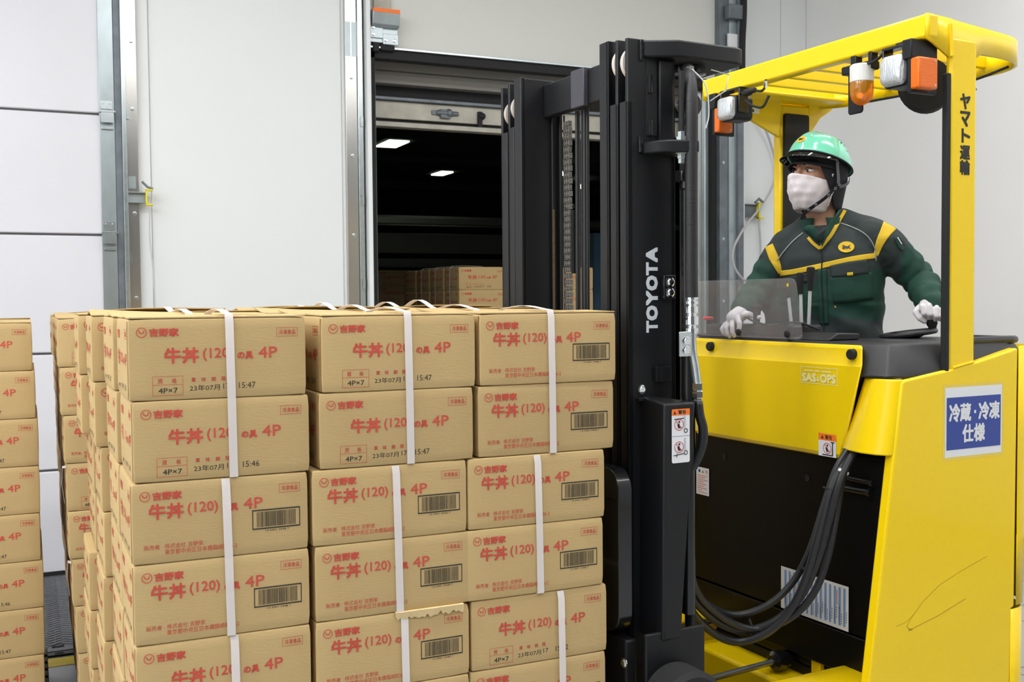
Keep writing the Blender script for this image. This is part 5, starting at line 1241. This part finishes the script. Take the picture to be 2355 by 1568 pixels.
# face mask
def mask_pt(u, v, off=0.):
    a = u*rad(66); top = .0; z = -.012-.020*abs(u)**1.6+(-.112+.012*abs(u)**2)*v - .0
    bulge = .112+.010*math.exp(-(u*3.2)**2)*(1-v)*1.2-.030*max(0, v-.5)**1.2*2.2
    rx = .078-.040*max(0, v-.35)**1.2
    pl = .0010*math.sin(v*24+u*3.0)*(1-abs(u))**.4+.0012*math.sin(u*15+v*9)+.0009*math.sin(u*31-v*14)
    y = -.004-(bulge+off+pl)*math.cos(a)**1.05 if abs(u) < 1 else -.004
    return Vector(((rx+off+pl)*math.sin(a), y, z))
mb = MB(); mb.X = HM; rows = [[mask_pt(-1+2*i/40, j/22) for i in range(41)] for j in range(23)]; rows += [[Vector((p.x*.55, p.y*.75+.0, p.z-.006)) for p in rows[-1]]]
mb.grid(rows); mk = hob('face_mask', mb, M_mask); sm = mk.modifiers.new('s', 'SOLIDIFY'); sm.thickness = .0018
for s in (-1, 1):
    mb = MB(); mb.X = HM; a = mask_pt(s*1, .06); b = mask_pt(s*1, .82)
    mb.tube(spline([a, Vector((s*.0815, -.018, -.013)), Vector((s*.078, -.004, -.015))], 5), .0018, 6); mb.tube(spline([b, Vector((s*.074, -.008, -.076)), Vector((s*.074, .002, -.066))], 5), .0018, 6)
    hob('ear_loop', mb, M_mask, par=mk)
# hood worn under the helmet
rows = []
for j in range(16):
    v = j/15; row = []
    for i in range(37):
        a = rad(-90)+2*math.pi*i/36; fr = max(0, -math.sin(a))  # 1 in front
        zl = .036+(-.115-.036)*(1-min(1, fr*1.35))**.8 if fr > 0 else -.125
        z = .075+(zl-.075)*v; k = 1-.18*max(0, -z-.02)/.1
        row.append(Vector((.0845*math.cos(a)*k, .012+(.1015*k)*math.sin(a), z)))
    rows.append(row)
mb = MB(); mb.X = HM; mb.grid(rows); hd_ = hob('hood', mb, M_hood); sm = hd_.modifiers.new('s', 'SOLIDIFY'); sm.thickness = .004
mb = MB(); mb.X = HM; rows = []
for j in range(6):
    v = j/5; rows.append([Vector((math.sin(a)*(.078+.012*v), .008-math.cos(a)*(.094+.032*v*math.cos(a)**.5 if abs(a) < rad(88) else .094), .040-.016*v-.010*math.sin(a)**2-.008*v*math.sin(a)**2)) for a in [rad(-80+160*i/24) for i in range(25)]])
mb.grid(rows); br = hob('hood_brim', mb, M_hood, par=hd_); sm = br.modifiers.new('s', 'SOLIDIFY'); sm.thickness = .004
# helmet shell
HT = HM @ Matrix.Translation((0, .004, .034)) @ Euler((rad(-15), 0, 0)).to_matrix().to_4x4()
def hel(a, ph, off=0.):
    """a: azimuth (0 = front), ph: 0 rim .. 1 crown"""
    el = ph*math.pi/2; c = math.cos(el)**.86; s = math.sin(el)**.92
    ridge = .006*math.exp(-((math.sin(a))*3.2)**2)*math.sin(el*1.2)
    dent = -.010*math.exp(-((abs(math.atan2(math.sin(a), math.cos(a)))-rad(95))/rad(34))**2)*math.exp(-((ph-.40)/.20)**2)
    flare = .004*math.exp(-(ph/.06)**2)
    r = 1+(ridge+dent+off+flare)/.11
    yb = -.116 if math.cos(a) > 0 else .122
    return Vector((.0985*r*c*math.sin(a), abs(yb)*r*c*(-math.cos(a)), (.100+ridge+off)*s-.0*ph))
rows = [[hel(2*math.pi*i/64, j/22) for i in range(64)] for j in range(23)]
mb = MB(); mb.X = HT; mb.grid(rows, closed_u=True); hm = hob('helmet', mb, M_helm, 80); sm = hm.modifiers.new('s', 'SOLIDIFY'); sm.thickness = .003; sm.offset = -1
mb = MB(); mb.X = HT; mb.tube([hel(2*math.pi*i/64, 0, .001) for i in range(64)], .0032, 8, closed=True); hob('helmet_rim', mb, M_hood, par=hm)
mb = MB(); mb.X = HT
for a_, p_ in ((95, .62), (104, .56), (112, .50), (98, .50), (106, .64)): mb.lathe(hel(rad(a_), p_, .0006), hel(rad(a_), p_, .01)-hel(rad(a_), p_), [(0, .0028), (.0006, .0026)], 10)
hob('vent_hole', mb, M_seal, par=hm)
# visor below the front of the shell
mb = MB(); mb.X = HT; rows = []
for j in range(7):
    v = j/6; row = []
    for i in range(31):
        a = rad(-84+168*i/30); p = hel(a, 0, .0); f = math.cos(a)**.7 if abs(a) < rad(89) else 0
        row.append(Vector((p.x*(1+.03*v), p.y-.030*f*v, -.001-.024*v*f-.004*v)))
    rows.append(row)
mb.grid(rows); vz = label_part(hob('helmet_visor', mb, M_visor, par=hm), 'smoked black peak'); sm = vz.modifiers.new('s', 'SOLIDIFY'); sm.thickness = .0025
def onh(u, v, off):  # emblem on the front of the shell; u, v in mm-like units
    return HT @ hel(rad(u), v, off)
def oh(cx, cy, off): return onh(cx, cy, off)
e2 = ovl(2, .27, 10, .09, 'helmet_emblem', M_ycloth, .0012, hm, oh); cat(2, .27, 10, -.09, .0022, e2, oh)
# chin strap
def strap(name, pts, w_, m=M_web, tw=(0, 1, 0)):
    mb = MB(); P_ = spline([HM @ Vector(p) for p in pts], 6); c = HM @ Vector((0, 0, -.03)); sd = []
    for i, p in enumerate(P_):
        t = (P_[min(i+1, len(P_)-1)]-P_[max(i-1, 0)]).normalized(); o_ = (p-c).normalized(); sd.append(t.cross(o_).normalized())
    mb.ribbon(P_, sd, w_, .0018); return hob(name, mb, m, 50, hm)
strap('chin_strap', [(.095, -.012, .040), (.092, -.008, .015), (.090, .0, -.015), (.089, .004, -.045)], .013)
strap('chin_strap', [(.066, .085, -.012), (.080, .066, -.028), (.088, .040, -.043), (.089, .010, -.052)], .010)
strap('chin_strap', [(-.095, -.012, .040), (-.092, -.008, .015), (-.090, .0, -.015), (-.084, -.002, -.050), (-.05, -.056, -.118), (0, -.080, -.142)], .012)
strap('chin_strap', [(.090, .004, -.045), (.086, -.018, -.066), (.078, -.048, -.095), (.060, -.078, -.122), (.036, -.092, -.143), (.018, -.090, -.165)], .012, M_hood)
mb = MB()
for p in ((.0915, .004, -.046), (.089, -.012, -.060), (.082, -.036, -.084), (.064, -.074, -.118), (.046, -.088, -.135)):
    m_ = HM @ Vector(p); mb.lathe(m_, (m_-(HM @ Vector((0, 0, -.03)))), [(0, .007), (.002, .0072), (.0035, .006)], 4)
hob('strap_buckle', mb, M_web, 30, hm)
